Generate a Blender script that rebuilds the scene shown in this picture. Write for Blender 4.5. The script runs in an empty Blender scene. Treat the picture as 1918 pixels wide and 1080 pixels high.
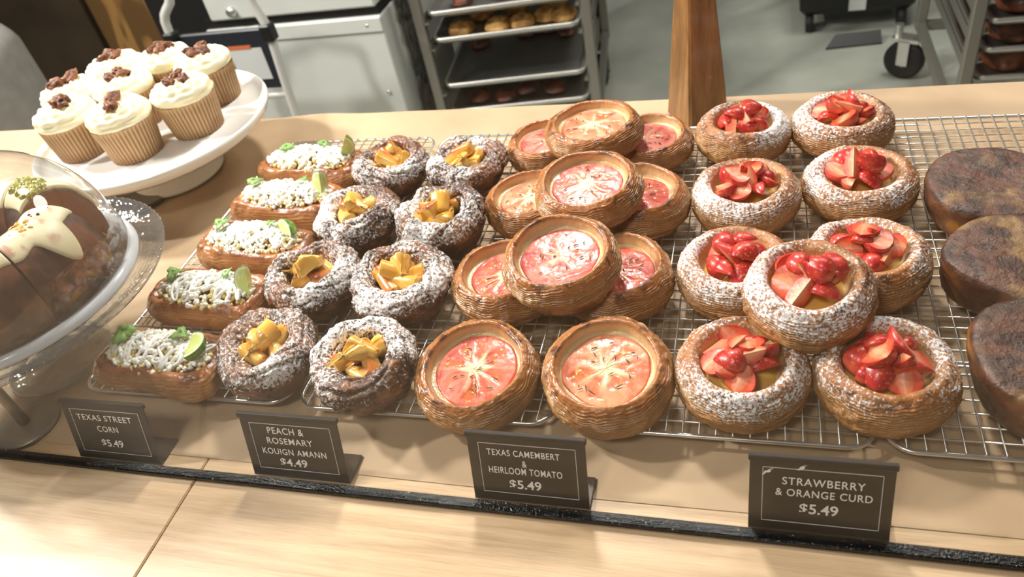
import bpy, math
import numpy as np
from mathutils import Matrix, Vector

S = bpy.context.scene
COL = S.collection
C0 = 0.92                     # counter top above the floor
# ------------------------------------------------------------------ camera
R_ = (0.95681006, 0.23099698, -0.17650751)
U_ = (-0.02116898, 0.66090098, 0.75017449)
F_ = (-0.28994203, 0.71403802, -0.63724668)
cd = bpy.data.cameras.new('camera')
cam = bpy.data.objects.new('camera', cd); COL.objects.link(cam)
cd.sensor_width = 36.0
cd.lens = 1460.15 * 36.0 / 1918.0
cd.clip_start = 0.02
cam.matrix_world = Matrix(((R_[0], U_[0], -F_[0], 0), (R_[1], U_[1], -F_[1], 0),
                           (R_[2], U_[2], -F_[2], C0 + 0.505), (0, 0, 0, 1)))
cd.dof.use_dof = True
cd.dof.focus_distance = 0.66
cd.dof.aperture_fstop = 9.0
S.camera = cam
# ------------------------------------------------------------------ world, exposure, lights
S.view_settings.view_transform = 'Standard'
S.view_settings.look = 'None'
S.view_settings.gamma = 1.0
S.view_settings.exposure = -0.12
W = bpy.data.worlds.new('world'); S.world = W; W.use_nodes = True
bg = W.node_tree.nodes['Background']
bg.inputs[0].default_value = (1.0, 0.95, 0.88, 1); bg.inputs[1].default_value = 0.085


def area(name, loc, target, size, power, col=(1.0, 0.95, 0.885)):
    l = bpy.data.lights.new(name, 'AREA'); l.shape = 'DISK'; l.size = size
    l.energy = power; l.color = col
    o = bpy.data.objects.new(name, l); COL.objects.link(o)
    o.location = loc
    d = Vector(target) - Vector(loc)
    o.rotation_euler = d.to_track_quat('-Z', 'Y').to_euler()
    return o


area('ceiling_lamp', (-2.30, 1.10, C0 + 1.45), (-0.4, 0.5, C0), 0.20, 74)
area('ceiling_lamp', (-0.40, 1.50, C0 + 1.25), (-0.2, 0.6, C0), 0.20, 23)
area('ceiling_lamp', (-0.45, -0.65, C0 + 1.75), (-0.25, 0.4, C0), 0.36, 13)
area('ceiling_lamp', (0.6, 2.6, C0 + 1.9), (0.3, 2.6, 0), 0.9, 36, (1.0, 0.97, 0.90))
area('ceiling_lamp', (-1.90, 0.5, C0 + 1.7), (-1.2, 2.2, C0 - 0.5), 0.16, 46, (1.0, 0.97, 0.92))

# ------------------------------------------------------------------ helpers


def lin(r, g=None, b=None):
    if isinstance(r, (tuple, list)):
        r, g, b = r
    v = np.array([r, g, b], float) / 255.0
    return np.where(v <= 0.04045, v / 12.92, ((v + 0.055) / 1.055) ** 2.4)


def l4(*a):
    v = lin(*a)
    return (float(v[0]), float(v[1]), float(v[2]), 1.0)


def _h(ix, iy, iz, s):
    n = (ix.astype(np.int64) * 374761393 + iy.astype(np.int64) * 668265263 + iz.astype(np.int64) * 2147483647 + s * 1274126177) & 0xffffffff
    n = ((n ^ (n >> 13)) * 1274126177) & 0xffffffff
    n = ((n ^ (n >> 16)) * 2246822519) & 0xffffffff
    return ((n ^ (n >> 15)) & 0xffff) / 65535.0


def vn(P, s=0):
    P = np.asarray(P, float)
    i = np.floor(P); t = P - i; t = t * t * (3 - 2 * t)
    i = i.astype(np.int64); x, y, z = i[..., 0], i[..., 1], i[..., 2]
    a, b, c = t[..., 0], t[..., 1], t[..., 2]
    r = 0
    for dx in (0, 1):
        for dy in (0, 1):
            for dz in (0, 1):
                w = (a if dx else 1 - a) * (b if dy else 1 - b) * (c if dz else 1 - c)
                r = r + w * _h(x + dx, y + dy, z + dz, s)
    return r * 2 - 1


def fbm(P, s=0, o=4, g=0.5):
    r, a = 0, 1.0
    P = np.asarray(P, float)
    for k in range(o):
        r = r + a * vn(P * 2 ** k, s + k * 17); a *= g
    return r


def sst(a, b, x):
    t = np.clip((x - a) / (b - a), 0, 1)
    return t * t * (3 - 2 * t)


def mixc(a, b, t):
    t = np.asarray(t)[..., None]
    return a * (1 - t) + b * t


def grid(nu, nv, wu=True):
    """quads of a nu x nv grid, index = v*nu+u"""
    u = np.arange(nu if wu else nu - 1); v = np.arange(nv - 1)
    U, V = np.meshgrid(u, v)
    U1 = (U + 1) % nu
    return np.stack([V * nu + U, V * nu + U1, (V + 1) * nu + U1, (V + 1) * nu + U], -1).reshape(-1, 4)


def mesh_data(name, V, F, mat=None, smooth=True, col=None, attrs=None):
    me = bpy.data.meshes.new(name)
    V = np.asarray(V, np.float32)
    if isinstance(F, np.ndarray):
        k = F.shape[1]
        me.vertices.add(len(V)); me.vertices.foreach_set('co', V.ravel())
        me.loops.add(F.size); me.loops.foreach_set('vertex_index', F.astype(np.int32).ravel())
        me.polygons.add(len(F))
        me.polygons.foreach_set('loop_start', np.arange(0, F.size, k, dtype=np.int32))
        me.update(calc_edges=True)
    else:
        me.from_pydata([tuple(map(float, v)) for v in V], [], [tuple(map(int, f)) for f in F])
        me.update()
    me.polygons.foreach_set('use_smooth', np.full(len(me.polygons), smooth))
    if col is not None:
        a = me.color_attributes.new('Col', 'FLOAT_COLOR', 'POINT')
        c4 = np.ones((len(V), 4), np.float32); c4[:, :3] = np.clip(col, 0, 1)
        a.data.foreach_set('color', c4.ravel())
    for n, d in (attrs or {}).items():
        a = me.attributes.new(n, 'FLOAT', 'POINT')
        a.data.foreach_set('value', np.asarray(d, np.float32))
    me.validate()
    if mat:
        me.materials.append(mat)
    return me


def link(name, data, parent=None, loc=None, rot=None):
    o = bpy.data.objects.new(name, data); COL.objects.link(o)
    if parent:
        o.parent = parent
    if loc is not None:
        o.location = loc
    if rot is not None:
        o.rotation_euler = rot
    return o


def mk(name, V, F, mat, parent=None, **k):
    return link(name, mesh_data(name, V, F, mat, **k), parent)


def thing(name, label, cat, loc=(0, 0, 0), rot=(0, 0, 0), group=None):
    o = link(name, None, None, loc, rot)
    o.empty_display_size = 0.02
    return tag(o, label, cat, group)


def tag(o, label, cat, group=None, kind=None):
    o['label'] = label; o['category'] = cat
    if group:
        o['group'] = group
    if kind:
        o['kind'] = kind
    return o


class MB:
    """collects simple solids into one mesh"""
    def __init__(self):
        self.V = []; self.F = []; self.C = []; self.n = 0

    def add(self, V, F, c=None):
        V = np.asarray(V, float)
        self.V.append(V); self.F += [tuple(int(i) + self.n for i in f) for f in F]
        self.C.append(np.tile(c if c is not None else (1, 1, 1), (len(V), 1)) if c is None or np.ndim(c) == 1 else c)
        self.n += len(V)

    def box(self, lo, hi, c=None, bev=0.0):
        x0, y0, z0 = lo; x1, y1, z1 = hi
        if bev <= 0:
            V = [(x, y, z) for z in (z0, z1) for y in (y0, y1) for x in (x0, x1)]
            F = [(0, 2, 3, 1), (4, 5, 7, 6), (0, 1, 5, 4), (2, 6, 7, 3), (0, 4, 6, 2), (1, 3, 7, 5)]
            self.add(V, F, c); return
        V = []; ix = {}
        b = bev
        for sx in (0, 1):
            for sy in (0, 1):
                for sz in (0, 1):
                    X = (x0, x1)[sx]; Y = (y0, y1)[sy]; Z = (z0, z1)[sz]
                    ox = b if sx == 0 else -b; oy = b if sy == 0 else -b; oz = b if sz == 0 else -b
                    ix[(sx, sy, sz, 0)] = len(V); V.append((X, Y + oy, Z + oz))
                    ix[(sx, sy, sz, 1)] = len(V); V.append((X + ox, Y, Z + oz))
                    ix[(sx, sy, sz, 2)] = len(V); V.append((X + ox, Y + oy, Z))
        g = lambda a, b_, c_, k: ix[(a, b_, c_, k)]
        F = []
        for s in (0, 1):
            q = [g(s, 0, 0, 0), g(s, 1, 0, 0), g(s, 1, 1, 0), g(s, 0, 1, 0)]; F.append(q if s else q[::-1])
            q = [g(0, s, 0, 1), g(0, s, 1, 1), g(1, s, 1, 1), g(1, s, 0, 1)]; F.append(q if s else q[::-1])
            q = [g(0, 0, s, 2), g(1, 0, s, 2), g(1, 1, s, 2), g(0, 1, s, 2)]; F.append(q if s else q[::-1])
        for a in (0, 1):
            for b_ in (0, 1):
                q = [g(a, b_, 0, 0), g(a, b_, 1, 0), g(a, b_, 1, 1), g(a, b_, 0, 1)]; F.append(q if (a ^ b_) else q[::-1])
                q = [g(a, 0, b_, 2), g(a, 1, b_, 2), g(a, 1, b_, 0), g(a, 0, b_, 0)]; F.append(q if (a ^ b_) else q[::-1])
                q = [g(0, a, b_, 1), g(1, a, b_, 1), g(1, a, b_, 2), g(0, a, b_, 2)]; F.append(q if (a ^ b_) else q[::-1])
                for c_ in (0, 1):
                    t = [g(a, b_, c_, 0), g(a, b_, c_, 1), g(a, b_, c_, 2)]
                    F.append(t if (a ^ b_ ^ c_) else t[::-1])
        self.add(V, F, c)

    def tube(self, pts, r, n=8, c=None, closed=False, caps=True):
        pts = np.asarray(pts, float); m = len(pts)
        rr = np.broadcast_to(np.asarray(r, float), (m,))
        if closed:
            T = np.roll(pts, -1, 0) - np.roll(pts, 1, 0)
        else:
            T = np.gradient(pts, axis=0)
        T /= np.linalg.norm(T, axis=1)[:, None] + 1e-12
        up = np.array([0, 0, 1.0]) if abs(T[0][2]) < 0.9 else np.array([1.0, 0, 0])
        N = np.cross(T[0], up); N /= np.linalg.norm(N)
        a = np.linspace(0, 2 * np.pi, n, endpoint=False)
        V = []
        for i in range(m):
            N = N - T[i] * (N @ T[i]); N /= np.linalg.norm(N) + 1e-12
            B = np.cross(T[i], N)
            V.append(pts[i] + rr[i] * (np.cos(a)[:, None] * N + np.sin(a)[:, None] * B))
        V = np.concatenate(V)
        F = []
        for i in range(m if closed else m - 1):
            j = (i + 1) % m
            for k in range(n):
                k1 = (k + 1) % n
                F.append((i * n + k, i * n + k1, j * n + k1, j * n + k))
        if caps and not closed:
            F.append(tuple(range(n))[::-1]); F.append(tuple(range((m - 1) * n, m * n)))
        self.add(V, F, c)

    def lathe(self, prof, n=48, c=None, center=(0, 0, 0), axis='z'):
        prof = np.asarray(prof, float); m = len(prof)
        a = np.linspace(0, 2 * np.pi, n, endpoint=False)
        P = np.stack([prof[:, 0][:, None] * np.cos(a), prof[:, 0][:, None] * np.sin(a), prof[:, 1][:, None] + 0 * a], -1).reshape(-1, 3)
        if axis == 'x':
            P = P[:, [2, 0, 1]]
        elif axis == 'y':
            P = P[:, [1, 2, 0]]
        F = [tuple(q) for q in grid(n, m)]
        if prof[0, 0] > 1e-6:
            F.append(tuple(range(n))[::-1])
        if prof[-1, 0] > 1e-6:
            F.append(tuple(range((m - 1) * n, m * n)))
        self.add(P + np.asarray(center), F, c)

    def ball(self, ctr, rad, nu=10, nv=7, c=None, M=None):
        rad = np.broadcast_to(np.asarray(rad, float), (3,))
        a = np.linspace(0, 2 * np.pi, nu, endpoint=False); b = np.linspace(-np.pi / 2, np.pi / 2, nv)
        P = np.stack([np.cos(b)[:, None] * np.cos(a), np.cos(b)[:, None] * np.sin(a), np.sin(b)[:, None] + 0 * a], -1).reshape(-1, 3) * rad
        if M is not None:
            P = P @ np.asarray(M).T
        self.add(P + np.asarray(ctr), [tuple(q) for q in grid(nu, nv)], c)

    def build(self, name, mat, parent=None, smooth=False, loc=None, rot=None):
        V = np.concatenate(self.V); C = np.concatenate(self.C)
        o = link(name, mesh_data(name, V, self.F, mat, smooth=smooth, col=C), parent, loc, rot)
        return o


def rotm(ax, ay, az):
    return np.array(Matrix.Rotation(az, 3, 'Z') @ Matrix.Rotation(ay, 3, 'Y') @ Matrix.Rotation(ax, 3, 'X'))


def catmull(P, n, wall=None):
    P = np.asarray(P, float)
    Q = np.concatenate([[2 * P[0] - P[1]], P, [2 * P[-1] - P[-2]]])
    out = []
    k = 24
    t = np.linspace(0, 1, k, endpoint=False)[:, None]
    for i in range(1, len(Q) - 2):
        a, b, c, d = Q[i - 1], Q[i], Q[i + 1], Q[i + 2]
        out.append(0.5 * (2 * b + (c - a) * t + (2 * a - 5 * b + 4 * c - d) * t * t + (3 * b - a - 3 * c + d) * t ** 3))
    out = np.concatenate(out + [P[-1:]])
    s = np.r_[0, np.cumsum(np.linalg.norm(np.diff(out, axis=0), axis=1))]
    if wall:                                                        # more rows on the outer wall (small inset, off the base)
        wt = 1 + 2.6 * ((out[:-1, 0] < wall[0]) & (out[:-1, 1] > wall[1]))
        k = np.r_[0, np.cumsum(np.diff(s) * wt)]
        s, u = k, np.linspace(0, k[-1], n)
    else:
        u = np.linspace(0, s[-1], n)
    return np.stack([np.interp(u, s, out[:, i]) for i in range(out.shape[1])], 1)


# ------------------------------------------------------------------ materials
MATS = {}


def newmat(name):
    m = bpy.data.materials.new(name); m.use_nodes = True
    nt = m.node_tree
    return m, nt, nt.nodes['Principled BSDF'], nt.nodes, nt.links


def simple(name, rgb, rough=0.5, metal=0.0, coat=0.0, spec=0.5, bump=0.0, bscale=200.0, var=0.0, vscale=30.0, sss=0.0):
    m, nt, b, N, L = newmat(name)
    b.inputs['Base Color'].default_value = l4(*rgb)
    b.inputs['Roughness'].default_value = rough
    b.inputs['Metallic'].default_value = metal
    b.inputs['Coat Weight'].default_value = coat
    b.inputs['Specular IOR Level'].default_value = spec
    if sss:
        b.inputs['Subsurface Weight'].default_value = sss
        b.inputs['Subsurface Radius'].default_value = (0.004, 0.002, 0.001)
    tc = N.new('ShaderNodeTexCoord')
    if var:
        n = N.new('ShaderNodeTexNoise'); n.inputs['Scale'].default_value = vscale; n.inputs['Detail'].default_value = 5
        L.new(tc.outputs['Object'], n.inputs['Vector'])
        r = N.new('ShaderNodeValToRGB')
        v = lin(*rgb)
        for e, k in zip(r.color_ramp.elements, (1 - var, 1 + var)):
            e.color = tuple(np.clip(v * k, 0, 1)) + (1,)
        r.color_ramp.elements[0].position = 0.3; r.color_ramp.elements[1].position = 0.7
        L.new(n.outputs['Fac'], r.inputs['Fac']); L.new(r.outputs['Color'], b.inputs['Base Color'])
    if bump:
        n = N.new('ShaderNodeTexNoise'); n.inputs['Scale'].default_value = bscale; n.inputs['Detail'].default_value = 4
        L.new(tc.outputs['Object'], n.inputs['Vector'])
        bp = N.new('ShaderNodeBump'); bp.inputs['Strength'].default_value = bump; bp.inputs['Distance'].default_value = 0.002
        L.new(n.outputs['Fac'], bp.inputs['Height']); L.new(bp.outputs['Normal'], b.inputs['Normal'])
    return m


def vcol(name, rough=0.45, coat=0.0, spec=0.5, bump=0.0, bscale=300.0, sugar=False, sss=0.0, seeds=False, rvar=0.0, cbump=0.0):
    """colour from the mesh's own colouring; optional grains of icing sugar lying on it"""
    m, nt, b, N, L = newmat(name)
    a = N.new('ShaderNodeAttribute'); a.attribute_name = 'Col'
    tc = N.new('ShaderNodeTexCoord')
    colour = a.outputs['Color']
    b.inputs['Roughness'].default_value = rough
    b.inputs['Coat Weight'].default_value = coat
    b.inputs['Coat Roughness'].default_value = 0.12
    b.inputs['Specular IOR Level'].default_value = spec
    if sss:
        b.inputs['Subsurface Weight'].default_value = sss
        b.inputs['Subsurface Radius'].default_value = (0.005, 0.002, 0.001)
    height = None
    if rvar:
        n = N.new('ShaderNodeTexNoise'); n.inputs['Scale'].default_value = 90; n.inputs['Detail'].default_value = 4
        L.new(tc.outputs['Object'], n.inputs['Vector'])
        mr = N.new('ShaderNodeMapRange'); mr.inputs['From Min'].default_value = .35; mr.inputs['From Max'].default_value = .65
        mr.inputs['To Min'].default_value = rough - rvar; mr.inputs['To Max'].default_value = rough + rvar
        L.new(n.outputs['Fac'], mr.inputs['Value']); L.new(mr.outputs['Result'], b.inputs['Roughness'])
    if bump:
        n = N.new('ShaderNodeTexNoise'); n.inputs['Scale'].default_value = bscale; n.inputs['Detail'].default_value = 5
        L.new(tc.outputs['Object'], n.inputs['Vector'])
        height = n.outputs['Fac']
    if seeds:
        sk = N.new('ShaderNodeAttribute'); sk.attribute_name = 'skin'
        vo = N.new('ShaderNodeTexVoronoi'); vo.inputs['Scale'].default_value = 330
        L.new(tc.outputs['Object'], vo.inputs['Vector'])
        lt = N.new('ShaderNodeMapRange'); lt.inputs['From Min'].default_value = .30; lt.inputs['From Max'].default_value = .20
        L.new(vo.outputs['Distance'], lt.inputs['Value'])
        mu = N.new('ShaderNodeMath'); mu.operation = 'MULTIPLY'
        L.new(lt.outputs['Result'], mu.inputs[0]); L.new(sk.outputs['Fac'], mu.inputs[1])
        mx = N.new('ShaderNodeMix'); mx.data_type = 'RGBA'
        L.new(mu.outputs[0], mx.inputs['Factor']); L.new(colour, mx.inputs[6]); mx.inputs[7].default_value = l4(215, 120, 60)
        colour = mx.outputs[2]
    if sugar:
        sg = N.new('ShaderNodeAttribute'); sg.attribute_name = 'sugar'
        n1 = N.new('ShaderNodeTexNoise'); n1.inputs['Scale'].default_value = 380; n1.inputs['Detail'].default_value = 6; n1.inputs['Roughness'].default_value = .72
        L.new(tc.outputs['Object'], n1.inputs['Vector'])
        th = N.new('ShaderNodeMath'); th.operation = 'MULTIPLY_ADD'; th.inputs[1].default_value = 0.28; th.inputs[2].default_value = -0.70
        L.new(sg.outputs['Fac'], th.inputs[0])
        ad = N.new('ShaderNodeMath'); ad.operation = 'ADD'; L.new(n1.outputs['Fac'], ad.inputs[0]); L.new(th.outputs[0], ad.inputs[1])
        mr = N.new('ShaderNodeMapRange'); mr.inputs['From Min'].default_value = -.025; mr.inputs['From Max'].default_value = .045
        L.new(ad.outputs[0], mr.inputs['Value'])
        mx = N.new('ShaderNodeMix'); mx.data_type = 'RGBA'
        L.new(mr.outputs['Result'], mx.inputs['Factor']); L.new(colour, mx.inputs[6]); mx.inputs[7].default_value = l4(244, 242, 240)
        colour = mx.outputs[2]
        rm = N.new('ShaderNodeMix'); L.new(mr.outputs['Result'], rm.inputs[0]); rm.inputs[2].default_value = rough; rm.inputs[3].default_value = .95
        L.new(rm.outputs[0], b.inputs['Roughness'])
        if coat:
            cm = N.new('ShaderNodeMix'); L.new(mr.outputs['Result'], cm.inputs[0]); cm.inputs[2].default_value = coat; cm.inputs[3].default_value = 0
            L.new(cm.outputs[0], b.inputs['Coat Weight'])
        sm = N.new('ShaderNodeMath'); sm.operation = 'MULTIPLY_ADD'; L.new(mr.outputs['Result'], sm.inputs[0]); sm.inputs[1].default_value = .5
        if height:
            L.new(height, sm.inputs[2])
        height = sm.outputs[0]
    L.new(colour, b.inputs['Base Color'])
    if height:
        bp = N.new('ShaderNodeBump'); bp.inputs['Strength'].default_value = bump or .5; bp.inputs['Distance'].default_value = 0.0015
        L.new(height, bp.inputs['Height']); L.new(bp.outputs['Normal'], b.inputs['Normal'])
        if coat:
            L.new(bp.outputs['Normal'], b.inputs['Coat Normal'])
    return m


def wood(name, c1, c2, scale=(1, 1, 1), rough=0.4, dist=2.0, coat=0.0, wave=8.0, axis='Y', fine=1.0, bump=.1):
    m, nt, b, N, L = newmat(name)
    tc = N.new('ShaderNodeTexCoord'); mp = N.new('ShaderNodeMapping'); mp.inputs['Scale'].default_value = scale
    L.new(tc.outputs['Object'], mp.inputs['Vector'])
    n0 = N.new('ShaderNodeTexNoise'); n0.inputs['Scale'].default_value = wave; n0.inputs['Detail'].default_value = 6; n0.inputs['Distortion'].default_value = dist
    L.new(mp.outputs[0], n0.inputs['Vector'])
    n1 = N.new('ShaderNodeTexNoise'); n1.inputs['Scale'].default_value = wave * 9; n1.inputs['Detail'].default_value = 8; n1.inputs['Roughness'].default_value = .7
    L.new(mp.outputs[0], n1.inputs['Vector'])
    mx = N.new('ShaderNodeMix'); mx.inputs[0].default_value = .45 * fine; L.new(n0.outputs['Fac'], mx.inputs[2]); L.new(n1.outputs['Fac'], mx.inputs[3])
    r = N.new('ShaderNodeValToRGB'); r.color_ramp.elements[0].position = .36; r.color_ramp.elements[1].position = .64
    r.color_ramp.elements[0].color = l4(*c1); r.color_ramp.elements[1].color = l4(*c2)
    L.new(mx.outputs[0], r.inputs['Fac']); L.new(r.outputs['Color'], b.inputs['Base Color'])
    b.inputs['Roughness'].default_value = rough; b.inputs['Coat Weight'].default_value = coat
    bp = N.new('ShaderNodeBump'); bp.inputs['Strength'].default_value = bump; bp.inputs['Distance'].default_value = .001
    L.new(n1.outputs['Fac'], bp.inputs['Height']); L.new(bp.outputs['Normal'], b.inputs['Normal'])
    return m


def thin_glass(name, tint=(1, 1, 1), ior=1.5, rough=0.0, boost=1.0, haze=0.0, bump=None):
    m, nt, b, N, L = newmat(name)
    N.remove(b); out = N['Material Output']
    t = N.new('ShaderNodeBsdfTransparent'); t.inputs[0].default_value = tuple(tint) + (1,)
    g = N.new('ShaderNodeBsdfGlossy'); g.inputs['Roughness'].default_value = rough
    f = N.new('ShaderNodeFresnel'); f.inputs['IOR'].default_value = ior
    ge = N.new('ShaderNodeNewGeometry'); im = N.new('ShaderNodeMix'); im.inputs[2].default_value = ior; im.inputs[3].default_value = 1 / ior
    L.new(ge.outputs['Backfacing'], im.inputs[0]); L.new(im.outputs[0], f.inputs['IOR'])
    mu = N.new('ShaderNodeMath'); mu.operation = 'MULTIPLY'; mu.use_clamp = True; mu.inputs[1].default_value = boost
    L.new(f.outputs[0], mu.inputs[0])
    mx = N.new('ShaderNodeMixShader'); L.new(mu.outputs[0], mx.inputs[0]); L.new(t.outputs[0], mx.inputs[1]); L.new(g.outputs[0], mx.inputs[2])
    res = mx.outputs[0]
    if haze:
        d = N.new('ShaderNodeBsdfDiffuse'); d.inputs[0].default_value = (.85, .87, .9, 1)
        m2 = N.new('ShaderNodeMixShader'); m2.inputs[0].default_value = haze; L.new(res, m2.inputs[1]); L.new(d.outputs[0], m2.inputs[2]); res = m2.outputs[0]
    if bump:
        tc = N.new('ShaderNodeTexCoord'); n = N.new('ShaderNodeTexNoise'); n.inputs['Scale'].default_value = bump[0]; n.inputs['Detail'].default_value = 3
        L.new(tc.outputs['Object'], n.inputs['Vector'])
        bp = N.new('ShaderNodeBump'); bp.inputs['Strength'].default_value = bump[1]; bp.inputs['Distance'].default_value = .004
        L.new(n.outputs['Fac'], bp.inputs['Height']); L.new(bp.outputs['Normal'], g.inputs['Normal']); L.new(bp.outputs['Normal'], f.inputs['Normal'])
    L.new(res, out.inputs['Surface'])
    return m


M_crust = vcol('glazed_pastry', rough=.34, coat=.35, bump=.35, bscale=420, rvar=.12)
M_sugar = vcol('sugared_pastry', rough=.45, coat=.15, bump=.5, bscale=420, sugar=True)
M_kouign = vcol('caramel_sugared_pastry', rough=.4, coat=.2, bump=.6, bscale=350, sugar=True)
M_tomato = vcol('tomato_flesh', rough=.3, coat=.2, bump=.15, bscale=350, sss=.12)
M_fruit = vcol('fruit_flesh', rough=.25, coat=.35, bump=.12, bscale=400, sss=.15)
M_straw = vcol('strawberry_flesh', rough=.34, coat=.2, bump=.15, bscale=260, seeds=True, sss=.12)
M_matte = vcol('matte_food', rough=.6, bump=.2, bscale=300)
M_gloss = vcol('glossy_food', rough=.38, coat=.25, bump=.35, bscale=420, rvar=.12)
M_cream = vcol('cream', rough=.42, sss=.15)
M_herb = simple('herb_green', (62, 82, 38), .5)
M_leaf = simple('cilantro_green', (132, 172, 92), .45, var=.25, vscale=120)
M_steel = simple('bright_steel_wire', (232, 231, 226), .28, .92)
M_alu = simple('aluminium', (214, 212, 206), .42, 1.0)
M_alu_d = simple('dull_aluminium', (150, 147, 138), .5, .8)
M_china = simple('white_china', (244, 243, 238), .12, coat=.4)
M_sign = simple('black_sign_card', (42, 36, 31), .5, bump=.05, bscale=60, var=.25, vscale=25)
M_ink = simple('white_print', (250, 248, 244), .6)
M_black = simple('black_plastic', (20, 19, 19), .45)
M_rubber = simple('black_rubber', (14, 14, 14), .6)
M_gasket = simple('black_glass_channel', (8, 8, 8), .18, bump=.5, bscale=500)
M_glass = thin_glass('clear_pane', (.985, .99, .985), 1.45, 0.0, .13)
M_dome = thin_glass('dome_glass', (.96, .965, .955), 1.5, .02, 1.5, haze=.03)
M_rib = thin_glass('pressed_glass', (.90, .91, .89), 1.55, .06, 1.8, bump=(70, .5), haze=.03)
M_rimglass = thin_glass('frosted_rim', (.8, .83, .87), 1.5, .1, 1.3, haze=.62)

nt = M_gasket.node_tree; b = nt.nodes['Principled BSDF']
vo = nt.nodes.new('ShaderNodeTexNoise'); vo.inputs['Scale'].default_value = 420; vo.inputs['Detail'].default_value = 2
tc = nt.nodes.new('ShaderNodeTexCoord'); nt.links.new(tc.outputs['Object'], vo.inputs['Vector'])
r = nt.nodes.new('ShaderNodeValToRGB'); r.color_ramp.elements[0].position = .68; r.color_ramp.elements[1].position = .74
r.color_ramp.elements[0].color = l4(9, 9, 9); r.color_ramp.elements[1].color = l4(150, 140, 120)
nt.links.new(vo.outputs['Fac'], r.inputs['Fac']); nt.links.new(r.outputs['Color'], b.inputs['Base Color'])
# ------------------------------------------------------------------ the setting
def setting(name, mb, mat):
    o = mb.build(name, mat); o['kind'] = 'structure'; return o


M_floor, nt, b, N, L = newmat('polished_concrete')
tc = N.new('ShaderNodeTexCoord')
n = N.new('ShaderNodeTexNoise'); n.inputs['Scale'].default_value = 3; n.inputs['Detail'].default_value = 8; L.new(tc.outputs['Object'], n.inputs['Vector'])
r = N.new('ShaderNodeValToRGB'); r.color_ramp.elements[0].position = .3; r.color_ramp.elements[1].position = .72
r.color_ramp.elements[0].color = l4(148, 152, 142); r.color_ramp.elements[1].color = l4(186, 188, 176)
L.new(n.outputs['Fac'], r.inputs['Fac']); L.new(r.outputs['Color'], b.inputs['Base Color'])
b.inputs['Roughness'].default_value = .35
mb = MB(); mb.box((-6, -2.5, -.1), (4, 6, 0)); setting('floor', mb, M_floor)
mb = MB(); mb.box((-6, 6, 0), (4, 6.1, 3.0)); setting('wall_back', mb, simple('grey_wall_paint', (190, 188, 180), .7))

M_panel, nt, b, N, L = newmat('grained_plywood')
tc = N.new('ShaderNodeTexCoord'); mp = N.new('ShaderNodeMapping'); mp.inputs['Scale'].default_value = (3.2, 1, .8)
L.new(tc.outputs['Object'], mp.inputs['Vector'])
n = N.new('ShaderNodeTexNoise'); n.inputs['Scale'].default_value = 1.6; n.inputs['Detail'].default_value = 2; n.inputs['Distortion'].default_value = .6
L.new(mp.outputs[0], n.inputs['Vector'])
w = N.new('ShaderNodeMath'); w.operation = 'MULTIPLY'; w.inputs[1].default_value = 26; L.new(n.outputs['Fac'], w.inputs[0])
w2 = N.new('ShaderNodeMath'); w2.operation = 'SINE'; L.new(w.outputs[0], w2.inputs[0])
r = N.new('ShaderNodeValToRGB'); r.color_ramp.elements[0].position = .0; r.color_ramp.elements[1].position = .9
r.color_ramp.elements[0].color = l4(104, 74, 38); r.color_ramp.elements[1].color = l4(164, 122, 66)
L.new(w2.outputs[0], r.inputs['Fac']); L.new(r.outputs['Color'], b.inputs['Base Color']); b.inputs['Roughness'].default_value = .5
mb = MB(); mb.box((-2.47, 2.50, 0), (-2.04, 2.54, 2.2)); setting('trim_1', mb, M_panel)
mb = MB(); mb.box((-4.5, 2.48, 0), (-2.48, 2.52, 2.2)); setting('trim_2', mb, simple('dark_brown_panel', (58, 44, 28), .5, var=.35, vscale=4))
mb = MB(); mb.box((-2.035, 2.49, 0), (-1.96, 2.55, 2.2)); setting('trim_3', mb, M_panel)

# counter: two worktop boards with a seam
M_oak = wood('light_oak', (180, 149, 113), (216, 186, 148), (1.2, 30, 4), .4, .8, 0, 3.0)


def worktop(x0, x1, label):
    mb = MB(); mb.box((x0, -.02, C0 - .04), (x1, .948, C0), bev=.0012)
    o = mb.build('oak_worktop', M_oak); tag(o, label, 'counter'); return o


worktop(-2.4, -.4545, 'pale oak worktop board left of the seam, under the cupcake stand')
worktop(-.4535, 1.3, 'pale oak worktop board right of the seam, under most pastries and three price signs')
mb = MB(); mb.box((-2.4, .05, 0), (1.3, .93, C0 - .041))
tag(mb.build('counter_base', simple('counter_front', (120, 95, 66), .6)), 'wooden counter body under the oak worktop', 'counter')

# kraft paper liner with slightly wavy edges
nx, ny = 160, 60
X, Y = np.meshgrid(np.linspace(-2.3, 1.2, nx), np.linspace(0, 1, ny))
yf = .3305 + .0012 * np.sin(X * 9); yb = .9455
Yy = yf + (yb - yf) * Y
Zz = C0 + .0006 + .0012 * (fbm(np.stack([X * 4, Yy * 6, 0 * X], -1), 3, 3) + 1) * sst(0, .05, Y) * 0.6
Zz = Zz + .004 * np.exp(-((X + .62) / .05) ** 2) * sst(.93, 1, Y)
M_kraft, nt, b, N, L = newmat('kraft_paper')
tc = N.new('ShaderNodeTexCoord'); n = N.new('ShaderNodeTexNoise'); n.inputs['Scale'].default_value = 9; n.inputs['Detail'].default_value = 9
L.new(tc.outputs['Object'], n.inputs['Vector']); r = N.new('ShaderNodeValToRGB'); r.color_ramp.elements[0].position = .3; r.color_ramp.elements[1].position = .7
r.color_ramp.elements[0].color = l4(174, 146, 114); r.color_ramp.elements[1].color = l4(196, 168, 134)
L.new(n.outputs['Fac'], r.inputs['Fac']); L.new(r.outputs['Color'], b.inputs['Base Color']); b.inputs['Roughness'].default_value = .62
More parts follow.
